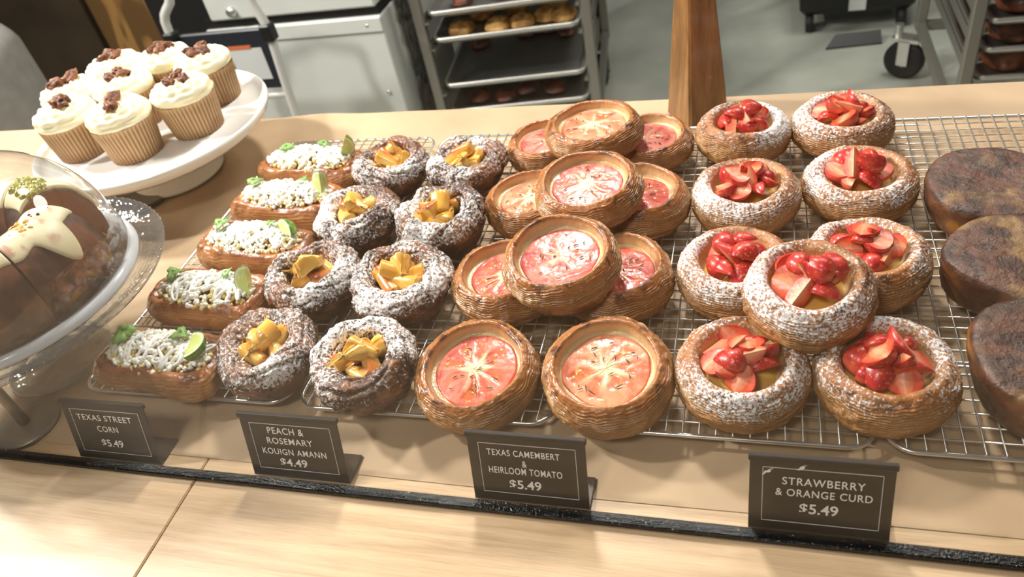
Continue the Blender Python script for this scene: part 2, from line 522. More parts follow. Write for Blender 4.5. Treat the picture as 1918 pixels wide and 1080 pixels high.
tag(mk('kraft_paper_sheet', np.stack([X, Yy, Zz], -1).reshape(-1, 3), grid(nx, ny, False), M_kraft), 'brown kraft paper sheet lining the counter under the racks', 'paper')

# glass front with its black channel
mb = MB(); mb.box((-2.4, .3075, C0), (1.3, .3165, C0 + .0055), bev=.001)
tag(mb.build('glass_channel', M_gasket), 'glossy black channel strip along the foot of the glass front', 'channel')
mb = MB(); mb.box((-2.4, -.0029, .001), (1.3, .0029, .66))
tag(mb.build('display_glass_panel', M_glass, None, False, (0, .3120, C0 + .0056), (math.radians(22), 0, 0)), 'clear glass front panel leaning out from the black channel', 'glass panel')

# ------------------------------------------------------------------ wire racks
ZR = .0150


def wire_rack(x0, x1, y0, y1, label):
    t = thing('cooling_rack', label, 'cooling rack', ((x0 + x1) / 2, (y0 + y1) / 2, C0 + .0035), group='wire cooling racks on the kraft paper')
    a, bb = (x1 - x0) / 2, (y1 - y0) / 2
    rc = .02; pts = []
    for (cx, cy, s) in ((a - rc, bb - rc, 0), (-a + rc, bb - rc, 1), (-a + rc, -bb + rc, 2), (a - rc, -bb + rc, 3)):
        for q in np.linspace(0, np.pi / 2, 7):
            pts.append((cx + rc * np.cos(q + s * np.pi / 2), cy + rc * np.sin(q + s * np.pi / 2), ZR - .0035))
    m = MB(); m.tube(pts, .0019, 8, closed=True); m.build('frame', M_steel, t, True)
    m = MB(); nxw = int(round(2 * a / .0127))
    for x in np.linspace(-a, a, nxw + 1)[1:-1]:
        e = bb - (rc - math.sqrt(max(rc ** 2 - max(abs(x) - (a - rc), 0) ** 2, 0)))
        m.tube([(x, -e, ZR - .004), (x, -e + .001, ZR - .001), (x, e - .001, ZR - .001), (x, e, ZR - .004)], .0008, 5)
    nyw = int(round(2 * bb / .0127))
    for y in np.linspace(-bb, bb, nyw + 1)[1:-1]:
        e = a - (rc - math.sqrt(max(rc ** 2 - max(abs(y) - (bb - rc), 0) ** 2, 0)))
        m.tube([(-e, y, ZR - .0026), (e, y, ZR - .0026)], .0008, 5)
    m.build('wire_grid', M_steel, t, True)
    for y in (-bb * .62, 0, bb * .62):
        m = MB(); m.tube([(-a, y, ZR - .005), (a, y, ZR - .005)], .0015, 6); m.build('support_bar', M_steel, t, True)
    for sx in (-1, 1):
        for sy in (-.62, .62):
            m = MB(); m.tube([(sx * a * .9 - .012, sy * bb, ZR - .005), (sx * a * .9 - .009, sy * bb, .002), (sx * a * .9 + .009, sy * bb, .002), (sx * a * .9 + .012, sy * bb, ZR - .005)], .0014, 6)
            m.build('foot', M_steel, t, True)


wire_rack(-.628, -.397, .386, .845, 'wire cooling rack holding the corn pastries, beside the glass cake stand')
wire_rack(-.386, -.150, .384, .845, 'wire cooling rack between the corn pastry rack and the strawberry rack')
wire_rack(-.146, .091, .384, .845, 'wire cooling rack carrying strawberry pastries, second from the right edge')
wire_rack(.098, .335, .384, .845, 'wire cooling rack with a bare back end, under the dark caramel buns')

# ------------------------------------------------------------------ pastries
def lathe_body(prof, a, b, nu, nv, power=2.0, wall=None):
    """prof rows: inset d from the outline, height z -> (V, theta, s, d, z)"""
    P = catmull(prof, nv, wall)
    th = np.linspace(0, 2 * np.pi, nu, endpoint=False)
    c, s = np.cos(th), np.sin(th)
    ux = np.sign(c) * np.abs(c) ** (2 / power); uy = np.sign(s) * np.abs(s) ** (2 / power)
    D, T = np.meshgrid(P[:, 0], th, indexing='ij'); Z = np.repeat(P[:, 1][:, None], nu, 1)
    ka = np.maximum(a - D, 0); kb = np.maximum(b - D, 0)
    X = ux[None] * ka; Y = uy[None] * kb
    return np.stack([X, Y, Z], -1), T, np.repeat(np.linspace(0, 1, nv)[:, None], nu, 1), D, Z


def normals(V):
    du = np.roll(V, -1, 1) - np.roll(V, 1, 1)
    dv = np.gradient(V, axis=0)
    n = np.cross(du, dv); n /= np.linalg.norm(n, axis=-1)[..., None] + 1e-12
    return n


def crust(R, H, seed, kind, power=2.0, b=None):
    rg = np.random.default_rng(seed)
    if kind == 'tomato':
        pr = [(R, 0), (.45 * R, 0), (.2 * R, .0), (.06 * R, .17 * H), (0, .45 * H), (.02 * R, .66 * H), (.08 * R, .85 * H), (.16 * R, .97 * H), (.205 * R, 1.0 * H), (.24 * R, .97 * H), (.262 * R, .88 * H), (.28 * R, .76 * H), (.33 * R, .70 * H), (.7 * R, .67 * H), (R, .67 * H)]
    elif kind == 'strawberry':
        pr = [(R, 0), (.45 * R, 0), (.17 * R, .0), (.05 * R, .17 * H), (0, .42 * H), (.02 * R, .64 * H), (.09 * R, .84 * H), (.2 * R, .98 * H), (.28 * R, 1.0 * H), (.36 * R, .93 * H), (.41 * R, .76 * H), (.43 * R, .62 * H), (.5 * R, .55 * H), (.75 * R, .54 * H), (R, .54 * H)]
    nu, nv = 230, 210
    V, T, s, D, Z = lathe_body(pr, R, R, nu, nv, 2.0, (.2 * R, .03 * H))
    z = Z / H; d = D / R
    cs = np.stack([np.cos(T), np.sin(T)], -1)
    low = vn(np.concatenate([cs * 1.3 + 5, z[..., None] * .7], -1), seed)
    mid = vn(np.concatenate([cs * 3.1, z[..., None] * 1.5], -1), seed + 5)
    side = sst(.02, .14, z) * sst(.36, .12, d)                       # outer wall and rim, not the cavity
    outer = sst(.17, .06, d) * sst(0.03, .12, z)
    V[..., :2] *= (1 + .035 * low + .012 * mid)[..., None]
    V[..., 2] *= 1 + .05 * vn(np.concatenate([cs * 1.1 + 9, 0 * z[..., None]], -1), seed + 3) + .03 * mid * z
    n = normals(V)
    # laminated leaves running round the wall, wandering up and down
    wob = 1.1 * fbm(np.concatenate([cs * 2.0, z[..., None] * 1.2], -1), seed + 9, 3) + .35 * fbm(np.concatenate([cs * 7, z[..., None] * 3], -1), seed + 12, 2)
    ph = z * 19 + wob * 1.25 + T / (2 * np.pi) * (1 if seed % 2 else -1)
    fr = ph - np.floor(ph); leaf = np.abs(fr * 2 - 1)                # 0 in the groove, 1 on the edge
    amp = vn(np.concatenate([cs * 3 + 2, (np.floor(ph) * .7)[..., None]], -1), seed + 21)
    V += n * ((.0011 * (leaf - .5) * (1 + .8 * amp) + .0010 * amp) * outer)[..., None]
    V += n * (.0006 * fbm(V * 260, seed + 2, 3) * side)[..., None]
    # colour of the bake
    base = lin(172, 120, 66); dark = lin(84, 46, 22); pale = lin(200, 152, 96); glaze = lin(166, 98, 44); burn = lin(78, 38, 18); cream = lin(222, 190, 138)
    f1 = fbm(V * 45, seed + 30, 4)
    c = mixc(base, pale, sst(-.1, .9, f1 + .5 * amp) * .75)
    c = mixc(c, dark, sst(.42, .02, leaf) * outer * np.clip(.62 + .5 * amp, 0, 1))
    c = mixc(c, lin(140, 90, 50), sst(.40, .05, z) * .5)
    rim = sst(.70, .95, z) * sst(.34, .25, d)
    c = mixc(c, glaze, rim * (.55 + .35 * sst(-.5, .6, f1)))
    f2 = fbm(V * 120, seed + 40, 3)
    c = mixc(c, burn, rim * sst(.15, .8, f2 + .35 * vn(np.concatenate([cs * 1.4, 0 * z[..., None]], -1), seed + 41)) * .85)
    cav = sst(.235, .275, d) if kind == 'tomato' else sst(.37, .43, d)
    c = mixc(c, mixc(cream, lin(206, 160, 98), sst(-.3, .8, f1) * .5), cav)
    attrs = None
    if kind == 'strawberry':
        k = sst(.30, .80, z) * sst(.43, .36, d)
        dirn = rg.uniform(0, 6.28)
        pat = .5 + .5 * vn(np.concatenate([cs * 1.6 + 3, z[..., None] * .8], -1), seed + 50)
        side2 = .5 + .5 * np.cos(T - dirn)
        attrs = {'sugar': np.clip(k * (.22 + .34 * side2 + .55 * pat), 0, 1.1).ravel()}
    F = grid(nu, nv)
    return V.reshape(-1, 3), F, c.reshape(-1, 3), attrs


def tomato_slice(R, zc, seed, style):
    rg = np.random.default_rng(seed)
    nu, nr = 220, 70
    rr = np.linspace(0.0, 1, nr); th = np.linspace(0, 2 * np.pi, nu, endpoint=False)
    r, T = np.meshgrid(rr, th, indexing='ij')
    cs = np.stack([np.cos(T), np.sin(T)], -1)
    wob = 1 + .05 * vn(np.concatenate([cs * 1.2, 0 * r[..., None]], -1), seed) + .02 * vn(np.concatenate([cs * 3, 0 * r[..., None]], -1), seed + 1)
    ns = style['n']; off = rg.uniform(0, 6.28)
    Tw = T + .22 * vn(np.concatenate([cs * r[..., None] * 2.2, 0 * r[..., None] + 3], -1), seed + 2)
    sec = (Tw - off) / (2 * np.pi) * ns + .35 * vn(np.concatenate([cs * .9, 0 * r[..., None]], -1), seed + 4)
    f = sec - np.floor(sec); arm = np.abs(f * 2 - 1)                   # 1 on a rib, 0 mid pocket
    rnd = _h(np.floor(sec).astype(int) % ns, np.zeros_like(r, int), np.zeros_like(r, int), seed)
    xy = np.stack([r * cs[..., 0], r * cs[..., 1], 0 * r], -1)
    f1 = fbm(xy * 3.5, seed + 6, 4); f2 = fbm(np.concatenate([cs * 4.0, r[..., None] * 1.6], -1), seed + 8, 3)
    pocket = sst(.78, .30, arm + .12 * f1) * sst(.20, .36, r + .05 * f2) * sst(.88, .70, r + .06 * f1)
    pocket *= np.clip(style['pocket'] * (.15 + 1.1 * rnd), 0, 1)
    flesh = mixc(lin(*style['flesh']), lin(*style['flesh2']), sst(-.5, .6, f1 + .5 * f2))
    c = mixc(flesh, lin(*style['gel']), pocket * .9)
    ribs = sst(.62, .98, arm + .2 * f2) * sst(.75, .15, r + .15 * f1) * style['rib']
    c = mixc(c, lin(246, 214, 168), ribs * .75)
    core = sst(.36, .06, r * (1.5 - .85 * arm) + .10 * f1) * style['core']
    c = mixc(c, lin(250, 236, 186), core)
    fine = sst(.1, .9, fbm(np.concatenate([cs * 12, r[..., None] * 1.5], -1), seed + 12, 2))
    c = mixc(c, lin(250, 190, 160), fine * .28 * sst(.2, .4, r) * (1 - pocket))
    seeds_ = sst(.55, .7, vn(xy * 13, seed + 15)) * pocket
    c = mixc(c, lin(240, 206, 120), seeds_ * .85)
    c = mixc(c, lin(*style['skin']), sst(.90, .965, r))
    z = zc + .0016 * (1 - r ** 4) + .0003 * f1 - .0009 * pocket + .0005 * ribs + .0005 * seeds_ - .0032 * sst(.93, 1, r)
    V = np.stack([R * r * wob * cs[..., 0], R * r * wob * cs[..., 1], z], -1)
    return V.reshape(-1, 3), grid(nu, nr), c.reshape(-1, 3)


STY = {'star': dict(n=7, pocket=.75, rib=.9, core=1.0, flesh=(226, 122, 92), flesh2=(238, 160, 122), gel=(206, 104, 52), skin=(190, 70, 44)),
       'pink': dict(n=6, pocket=.35, rib=.35, core=.35, flesh=(218, 96, 92), flesh2=(232, 138, 122), gel=(208, 110, 70), skin=(192, 56, 52)),
       'seedy': dict(n=8, pocket=.85, rib=.7, core=.95, flesh=(214, 92, 82), flesh2=(230, 128, 108), gel=(202, 106, 56), skin=(186, 52, 46)),
       'red': dict(n=6, pocket=.6, rib=.45, core=.45, flesh=(202, 62, 48), flesh2=(222, 96, 74), gel=(196, 84, 44), skin=(172, 38, 32))}


def herbs(R, z, seed, n=16):
    rg = np.random.default_rng(seed); mb = MB()
    for i in range(n):
        r = R * math.sqrt(rg.uniform(0, 1)) * .85; t = rg.uniform(0, 6.28); a = rg.uniform(0, 3.14); l = rg.uniform(.0012, .0034)
        p = np.array([r * math.cos(t), r * math.sin(t), z + .0022])
        d = np.array([math.cos(a) * l, math.sin(a) * l, rg.uniform(-.0004, .0006)])
        mb.tube([p - d, p - d * .3 + (0, 0, .0004), p + d * .4 + (0, 0, .0004), p + d], np.array([.25, .6, .6, .2]) * rg.uniform(.0006, .0010), 5, lin(64, 74, 34))
    return mb


T_ = {'T1': (-.2178, .4192, .0536, .0340, .018, 8), 'T2': (-.1079, .4253, .0536, .0369, .018, 9), 'T3': (-.2197, .5347, .0529, .0370, .018, 0),
      'T4': (-.1179, .5428, .0538, .0381, .018, 0), 'T5': (-.1600, .5257, .0533, .0356, .0530, 8), 'T6': (-.2255, .6649, .0505, .0333, .018, 0),
      'T7': (-.1112, .6616, .0527, .0375, .018, 0), 'T8': (-.1548, .6393, .0538, .0340, .0525, 5), 'T9': (-.2317, .7841, .0485, .0300, .018, 0),
      'T10': (-.1129, .7830, .0500, .0310, .018, 0), 'T11': (-.1694, .7624, .0550, .0310, .0490, 0)}
T_L = {'T1': ('tomato pastry with a rosy seeded slice, in front row beside a peach pastry', 'seedy'),
       'T2': ('tomato pastry with an orange star-cored slice, beside the front strawberry pastry', 'star'),
       'T3': ('tomato pastry under the left side of the stack nearest the front', 'seedy'),
       'T4': ('tomato pastry half hidden under the right side of the stack nearest the front', 'red'),
       'T5': ('plain pink tomato slice pastry topping the stack nearest the front', 'pink'),
       'T6': ('tomato pastry with orange jelly pockets under the left of the middle stack', 'star'),
       'T7': ('bright red tomato pastry under the right of the middle stack', 'red'),
       'T8': ('dark-edged tomato pastry topping the middle stack', 'seedy'),
       'T9': ('small tomato pastry under the left of the rearmost stack, by the sugared peach pastry', 'pink'),
       'T10': ('tomato pastry under the right of the rearmost stack, in front of the wooden post', 'pink'),
       'T11': ('glossy tomato pastry topping the rearmost stack near the counter back edge', 'star')}
for i, (k, (x, y, R, H, z, tl)) in enumerate(T_.items()):
    lab, sty = T_L[k]
    t = thing('tomato_pastry', lab, 'pastry', (x, y, C0 + z), (math.radians(tl), 0, i * 1.7), 'camembert and tomato pastries')
    if tl:
        t.rotation_euler = (Matrix.Rotation(math.radians(tl), 3, 'X') @ Matrix.Rotation(i * 1.7, 3, 'Z')).to_euler()
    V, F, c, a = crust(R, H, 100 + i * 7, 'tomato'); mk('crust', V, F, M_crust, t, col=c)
    V, F, c = tomato_slice(R * .69, .71 * H, 300 + i * 3, STY[sty]); mk('tomato_slice', V, F, M_tomato, t, col=c)
    h = herbs(R * .62, .71 * H, 400 + i).build('herb_sprinkle', vcol('dried_herb', .5) if i == 0 else bpy.data.materials['dried_herb'], t, True); h['kind'] = 'stuff'


# strawberry pieces
def strawberry(seed):
    """a cut strawberry: its skin over an angle, its flat cut faces"""
    rg = np.random.default_rng(seed)
    Lh = rg.uniform(.023, .031); Rm = rg.uniform(.0115, .0145); ang = rg.choice([1.3, 1.6, 1.9, 3.1])
    nu, nv, nc = 26, 28, 9
    s = np.linspace(0, 1, nv)
    prof = Rm * np.sin(np.pi * np.clip(s, 0, 1) ** .72) ** .62
    a = np.linspace(-ang / 2, ang / 2, nu)
    V = []; C = []; SK = []; F = []
    A, Sg = np.meshgrid(a, s); Pr = np.repeat(prof[:, None], nu, 1)
    edge = np.minimum(1, np.minimum(A + ang / 2, ang / 2 - A) / .25)
    Pr2 = Pr * (.93 + .07 * edge)
    V.append(np.stack([Pr2 * np.cos(A), Pr2 * np.sin(A), Sg * Lh], -1).reshape(-1, 3))
    f1 = fbm(V[0] * 150, seed, 3)
    col = mixc(lin(182, 36, 38), lin(212, 66, 54), sst(-.5, .7, f1))
    col = mixc(col, lin(236, 130, 90), sst(.22, .0, Sg.ravel()) * .7)
    C.append(col); SK.append(np.ones(nu * nv)); F.append(grid(nu, nv, False))
    base = nu * nv
    core, fl = lin(238, 160, 122), lin(222, 92, 62)
    for side in (-1, 1):
        q = np.linspace(0, 1, nc)
        Q, S2 = np.meshgrid(q, s); rr = np.repeat(prof[:, None], nc, 1) * Q * .93
        an = side * ang / 2
        bul = .0006 * np.sin(np.pi * Q) * np.sin(np.pi * S2)
        P = np.stack([rr * np.cos(an) - bul * np.sin(an) * side * -1, rr * np.sin(an) + bul * np.cos(an) * side, S2 * Lh], -1).reshape(-1, 3)
        t = (Q + .18 * fbm(P.reshape(nv, nc, 3) * 170, seed + 3, 2))
        cc = mixc(mixc(core, fl, sst(.05, .55, t)), lin(208, 48, 32), sst(.82, 1.0, t))
        cc = mixc(cc, lin(244, 160, 108), .5 * sst(.6, .1, np.abs(t - .45) * 4))
        V.append(P); C.append(cc.reshape(-1, 3)); SK.append(np.zeros(nc * nv))
        g = grid(nc, nv, False) + base
        F.append(g if side < 0 else g[:, ::-1]); base += nc * nv
    V = np.concatenate(V); V[:, 2] -= Lh / 2; V[:, 0] -= Rm * .35
    return mesh_data('strawberry_piece', V, np.concatenate(F), M_straw, col=np.concatenate(C), attrs={'skin': np.concatenate(SK)})


SB = [strawberry(900 + i) for i in range(14)]


def fill_strawberries(t, R, H, seed, n=9):
    rg = np.random.default_rng(seed)
    ro = R * .42
    a0 = rg.uniform(0, 6.28)
    k1 = n - 4
    for i in range(n):
        if i < k1:
            a = a0 + i / k1 * 6.283 + rg.uniform(-.2, .2); r = ro * rg.uniform(.72, .95); zz = H * .88 + rg.uniform(0, .004)
            el = rg.uniform(-.5, .6)
        else:
            a = a0 + (i - k1) / 4 * 6.283 + .5; r = ro * rg.uniform(.25, .5); zz = H * .92 + rg.uniform(.008, .013); el = rg.uniform(-.4, .9)
        o = link('strawberry_piece', SB[(seed * 5 + i * 3 + i // 2) % len(SB)], t)
        o.location = (r * math.cos(a), r * math.sin(a), zz)
        # piece axis leaning, its skin or cut face turned up
        up = Matrix.Rotation(rg.uniform(0, 6.28), 4, 'Z') @ Matrix.Rotation(1.35 - el * .6, 4, 'Y') @ Matrix.Rotation(rg.choice([0., .5, -.6, 2.4, 3.6, math.pi, .9]), 4, 'Z')
        o.rotation_euler = up.to_euler(); sc = rg.uniform(.9, 1.12); o.scale = (sc, sc, sc)


S_ = {'S1': (-.0093, .7932, .0508, .0383, .018, 0), 'S2': (.0935, .8035, .0520, .0362, .018, 0), 'S3': (-.0046, .6702, .0524, .0383, .018, 0),
      'S4': (.1016, .6904, .0533, .0358, .018, 0), 'S5': (-.0114, .5520, .0520, .0400, .018, 0), 'S6': (.0966, .5673, .0517, .0400, .018, 0),
      'S7': (.0446, .4870, .0485, .0420, .0540, 8), 'S8': (-.0039, .4329, .0500, .0400, .018, 5), 'S9': (.0985, .4375, .0505, .0410, .018, 5)}
S_L = {'S1': 'strawberry pastry just right of the wooden post, back row',
       'S2': 'strawberry pastry at the back beside the bare wire grid',
       'S3': 'second strawberry pastry from the wooden post, beside the tomato stacks',
       'S4': 'strawberry pastry beside the rearmost dark caramel bun',
       'S5': 'strawberry pastry partly covered by the raised one, beside the front tomato stack',
       'S6': 'strawberry pastry partly covered by the raised one, beside the middle caramel bun',
       'S7': 'strawberry pastry raised on top of four others',
       'S8': 'strawberry pastry at the front beside the star-cored tomato pastry',
       'S9': 'largest looking strawberry pastry, front row beside the nearest caramel bun'}
M_curd = simple('orange_curd', (236, 190, 96), .25, coat=.4)
for i, (k, (x, y, R, H, z, tl)) in enumerate(S_.items()):
    t = thing('strawberry_pastry', S_L[k], 'pastry', (x, y, C0 + z), (0, 0, 0), 'strawberry and curd pastries')
    t.rotation_euler = (Matrix.Rotation(math.radians(tl), 3, 'X') @ Matrix.Rotation(i * 2.1, 3, 'Z')).to_euler()
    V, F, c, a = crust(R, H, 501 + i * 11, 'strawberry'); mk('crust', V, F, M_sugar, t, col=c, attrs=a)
    m = MB(); m.lathe([(0, .60 * H), (R * .3, .60 * H), (R * .52, .58 * H), (R * .56, .52 * H)], 40); m.build('curd_filling', M_curd, t, True)
    fill_strawberries(t, R, H, 600 + i * 7, 11 + i % 3)


# peach pastries
def kouign(R, H, seed):
    rg = np.random.default_rng(seed)
    pr = [(R, 0), (.5 * R, 0), (.27 * R, .0), (.17 * R, .12 * H), (.10 * R, .34 * H), (.02 * R, .52 * H), (0, .66 * H), (.05 * R, .84 * H), (.17 * R, .97 * H), (.31 * R, 1.0 * H), (.44 * R, .92 * H), (.54 * R, .74 * H), (.60 * R, .55 * H), (.72 * R, .48 * H), (R, .46 * H)]
    nu, nv = 220, 130
    V, T, s, D, Z = lathe_body(pr, R, R, nu, nv)
    z = Z / H; d = D / R
    cs = np.stack([np.cos(T), np.sin(T)], -1)
    q = np.concatenate([cs * 1.5, z[..., None] * 1.2], -1)
    low = vn(q, seed); mid = vn(q * 2.1 + 4, seed + 1)
    body = sst(.0, .3, z) * sst(.66, .5, d)
    V[..., :2] *= (1 + .07 * low + .035 * mid)[..., None]
    V[..., 2] += H * (.13 * vn(np.concatenate([cs * 1.0 + 7, 0 * z[..., None]], -1), seed + 2) + .07 * mid) * sst(.4, 1, z) * sst(.62, .4, d)
    V[..., :2] += (np.array([rg.uniform(-.1, .1), rg.uniform(-.1, .1)]) * R) * sst(.35, .6, d)[..., None]
    n = normals(V)
    # twisted folds of the laminated dough
    tw = T / (2 * np.pi) * 5 + d * 4.2 * (1 if seed % 2 else -1) + .8 * low + z * 1.2
    fr = np.abs((tw - np.floor(tw)) * 2 - 1)
    fold = sst(.0, .35, fr)
    V += n * (.0030 * (fold - .7) * body * sst(.25, .6, z) * (.6 + .5 * mid))[..., None]
    fine = fbm(V * 170, seed + 6, 4)
    V += n * (.0011 * fine * body)[..., None]
    ph = z * 9 + 1.3 * fbm(np.concatenate([cs * 2, z[..., None]], -1), seed + 8, 3); leaf = np.abs((ph - np.floor(ph)) * 2 - 1)
    V += n * (.0009 * (leaf - .5) * sst(.3, .1, d))[..., None]
    f1 = fbm(V * 60, seed + 9, 4)
    c = mixc(lin(74, 42, 25), lin(134, 82, 48), sst(-.5, .7, f1))
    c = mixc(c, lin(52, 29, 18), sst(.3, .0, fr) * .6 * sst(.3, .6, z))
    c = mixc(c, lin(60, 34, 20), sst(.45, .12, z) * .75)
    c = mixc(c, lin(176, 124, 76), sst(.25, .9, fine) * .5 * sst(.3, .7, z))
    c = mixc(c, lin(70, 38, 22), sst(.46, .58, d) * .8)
    k = sst(.38, .78, z) * sst(.62, .46, d)
    pat = .5 + .5 * vn(np.concatenate([cs * 1.7 + 2, z[..., None]], -1), seed + 11)
    sug = k * (.14 + .62 * pat + .16 * fold + .22 * (.5 + .5 * np.cos(T - rg.uniform(0, 6.28))))
    return V.reshape(-1, 3), grid(nu, nv), c.reshape(-1, 3), {'sugar': np.clip(sug, 0, 1.1).ravel()}


def peach(seed):
    rg = np.random.default_rng(seed)
    # a segment of a slice: crescent cross-section with bevelled cuts
    import bmesh
    bm = bmesh.new()
    w, h, l = rg.uniform(.0078, .0105), rg.uniform(.008, .0105), rg.uniform(.0095, .0135)
    pts = []
    kind = seed % 3
    for e in (-1, 1):
        k = 1 - .35 * rg.random() * (e > 0)
        if kind == 2:
            k = 1 if e < 0 else .25
        for (px_, pz) in ((-w, -h * .7), (w, -h * .7), (w * .95, h * .25), (w * .35, h * .9), (-w * .45, h * .8), (-w, h * .2)):
            pts.append((px_ * k * rg.uniform(.85, 1.1), e * l * rg.uniform(.85, 1.05), pz * k * rg.uniform(.85, 1.1)))
    vs = [bm.verts.new(p) for p in pts]
    bmesh.ops.convex_hull(bm, input=vs)
    bmesh.ops.bevel(bm, geom=list(bm.edges) + list(bm.verts), offset=.0016, segments=2, affect='EDGES', profile=.6)
    bmesh.ops.triangulate(bm, faces=bm.faces)
    bmesh.ops.subdivide_edges(bm, edges=bm.edges, cuts=1)
    bmesh.ops.smooth_vert(bm, verts=bm.verts, factor=.5, use_axis_x=True, use_axis_y=True, use_axis_z=True)
    bmesh.ops.recalc_face_normals(bm, faces=bm.faces)
    me = bpy.data.meshes.new('peach_piece'); bm.to_mesh(me); bm.free()
    n = len(me.vertices); co = np.empty(n * 3, np.float32); me.vertices.foreach_get('co', co); co = co.reshape(-1, 3)
    f = fbm(co * 120, seed, 3)
    c = mixc(lin(236, 172, 70), lin(246, 204, 112), sst(-.5, .6, f))
    sk = sst(h * .35, h * .8, co[:, 2] + .001 * f) * (rg.random() < .45)
    c = mixc(c, mixc(lin(214, 108, 48), lin(176, 60, 40), sst(-.3, .5, f)), sk * .85)
    a = me.color_attributes.new('Col', 'FLOAT_COLOR', 'POINT'); c4 = np.ones((n, 4), np.float32); c4[:, :3] = c; a.data.foreach_set('color', c4.ravel())
    me.polygons.foreach_set('use_smooth', np.full(len(me.polygons), True)); me.materials.append(M_fruit)
    return me


PB = [peach(1200 + i) for i in range(12)]
K_ = {'K1': (-.4134, .7314, .0460, .0404, .018, 0), 'K2': (-.3191, .7359, .0472, .0385, .018, 0), 'K3': (-.4118, .6271, .0501, .0449, .018, 0),
      'K4': (-.3123, .6188, .0475, .0490, .018, 0), 'K5': (-.4190, .5219, .0485, .0465, .018, 0), 'K6': (-.3240, .5217, .0515, .0430, .018, 0),
      'K7': (-.4229, .4261, .0490, .0410, .018, 5), 'K8': (-.3205, .4165, .0480, .0420, .018, 5)}
K_L = {'K1': 'sugared peach pastry beside the rearmost corn pastry', 'K2': 'sugared peach pastry in the back row next to the tomato stacks',
       'K3': 'peach pastry beside the second corn pastry from the back', 'K4': 'tall sugared peach pastry beside the middle tomato stack',
       'K5': 'peach pastry beside the second corn pastry from the front', 'K6': 'broad sugared peach pastry beside the front tomato stack, second row',
       'K7': 'peach pastry in the front row, touching the front corn pastry', 'K8': 'peach pastry in the front row beside the front tomato pastry'}
for i, (k, (x, y, R, H, z, tl)) in enumerate(K_.items()):
    t = thing('peach_pastry', K_L[k], 'pastry', (x, y, C0 + z), (0, 0, 0), 'peach kouign pastries')
    t.rotation_euler = (Matrix.Rotation(math.radians(tl), 3, 'X') @ Matrix.Rotation(i * 1.3, 3, 'Z')).to_euler()
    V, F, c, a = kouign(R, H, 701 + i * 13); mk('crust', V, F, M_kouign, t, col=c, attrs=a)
    rg = np.random.default_rng(800 + i); n = 6 + i % 2; a0 = rg.uniform(0, 6.28)
    for j in range(n):
        if j < n - 2:
            a = a0 + j / (n - 2) * 6.283 + rg.uniform(-.2, .2); r = R * .27; zz = H * .74
        else:
            a = a0 + (j - n) * 3.1; r = R * .1; zz = H * .98
        o = link('peach_piece', PB[(i * 5 + j * 2) % 12], t, (r * math.cos(a), r * math.sin(a), zz + rg.uniform(-.001, .003)), (rg.uniform(-.6, .6), rg.uniform(-.7, .7), rg.uniform(0, 6.28)))
        sc = rg.uniform(1.05, 1.3); o.scale = (sc, sc, sc)


# corn pastries
def corn_crust(a, b, H, seed):
    pr = [(b, 0), (.012, 0), (.004, .001), (.0005, .2 * H), (0, .45 * H), (.0015, .68 * H), (.005, .86 * H), (.009, .93 * H), (.012, .90 * H), (.0145, .84 * H), (.02, .82 * H), (b, .84 * H)]
    nu, nv = 260, 90
    V, T, s, D, Z = lathe_body(pr, a, b, nu, nv, 4.6)
    z = Z / H
    P = V * 22
    V[..., 2] += H * (.12 * vn(P + 3, seed) + .07 * vn(P * 2.7, seed + 15)) * sst(.3, 1, z)
    V[..., 0] += .004 * vn(P, seed + 1) + .0016 * vn(P * 3, seed + 16); V[..., 1] += .0035 * vn(P + 9, seed + 2) + .0016 * vn(P * 3, seed + 17)
    n = normals(V)
    ph = z * 11 + 2.0 * fbm(V * np.array([22, 22, 30.]), seed + 4, 3); leaf = np.abs((ph - np.floor(ph)) * 2 - 1)
    outer = sst(.006, .001, D) * sst(.05, .2, z)
    V += n * (.0009 * (leaf - .5) * outer + .0009 * fbm(V * 140, seed + 5, 3) * sst(.3, .8, z))[..., None]
    f1 = fbm(V * 40, seed + 7, 4); f2 = fbm(V * 110, seed + 8, 3)
    c = mixc(lin(178, 122, 72), lin(208, 156, 100), sst(-.4, .6, f1))
    c = mixc(c, lin(104, 58, 30), sst(.4, .0, leaf) * outer * .75)
    top = sst(.62, .92, z)
    c = mixc(c, mixc(lin(134, 72, 36), lin(176, 108, 58), sst(-.5, .6, f1)), top * .9)
    c = mixc(c, lin(92, 40, 18), top * sst(.2, .8, f2) * .6)
    return V.reshape(-1, 3), grid(nu, nv), c.reshape(-1, 3)


def leaf_mesh(seed, L_=.017):
    rg = np.random.default_rng(seed); n = 40
    t = np.linspace(0, 2 * np.pi, n, endpoint=False)
    r = L_ * (.72 + .16 * np.cos(3 * t) + .07 * np.cos(9 * t + 1)) * (1 - .12 * np.cos(t))
    V = []
    for k, zz in ((1, .0004), (.55, .0022), (0.02, .0026)):
        P = np.stack([r * k * np.cos(t), r * k * np.sin(t), zz + .0026 * np.sin(2 * t + seed) * k * k], -1); V.append(P)
    for k, zz in ((.55, .0016), (1, -.0002)):
        P = np.stack([r * k * np.cos(t), r * k * np.sin(t), zz + .0026 * np.sin(2 * t + seed) * k * k], -1); V.append(P)
    V = np.concatenate(V); F = grid(n, 5)
    F = np.concatenate([F, np.stack([4 * n + np.arange(n), 4 * n + (np.arange(n) + 1) % n, (np.arange(n) + 1) % n, np.arange(n)], -1)])
    return mesh_data('cilantro_leaf', V, F, M_leaf)


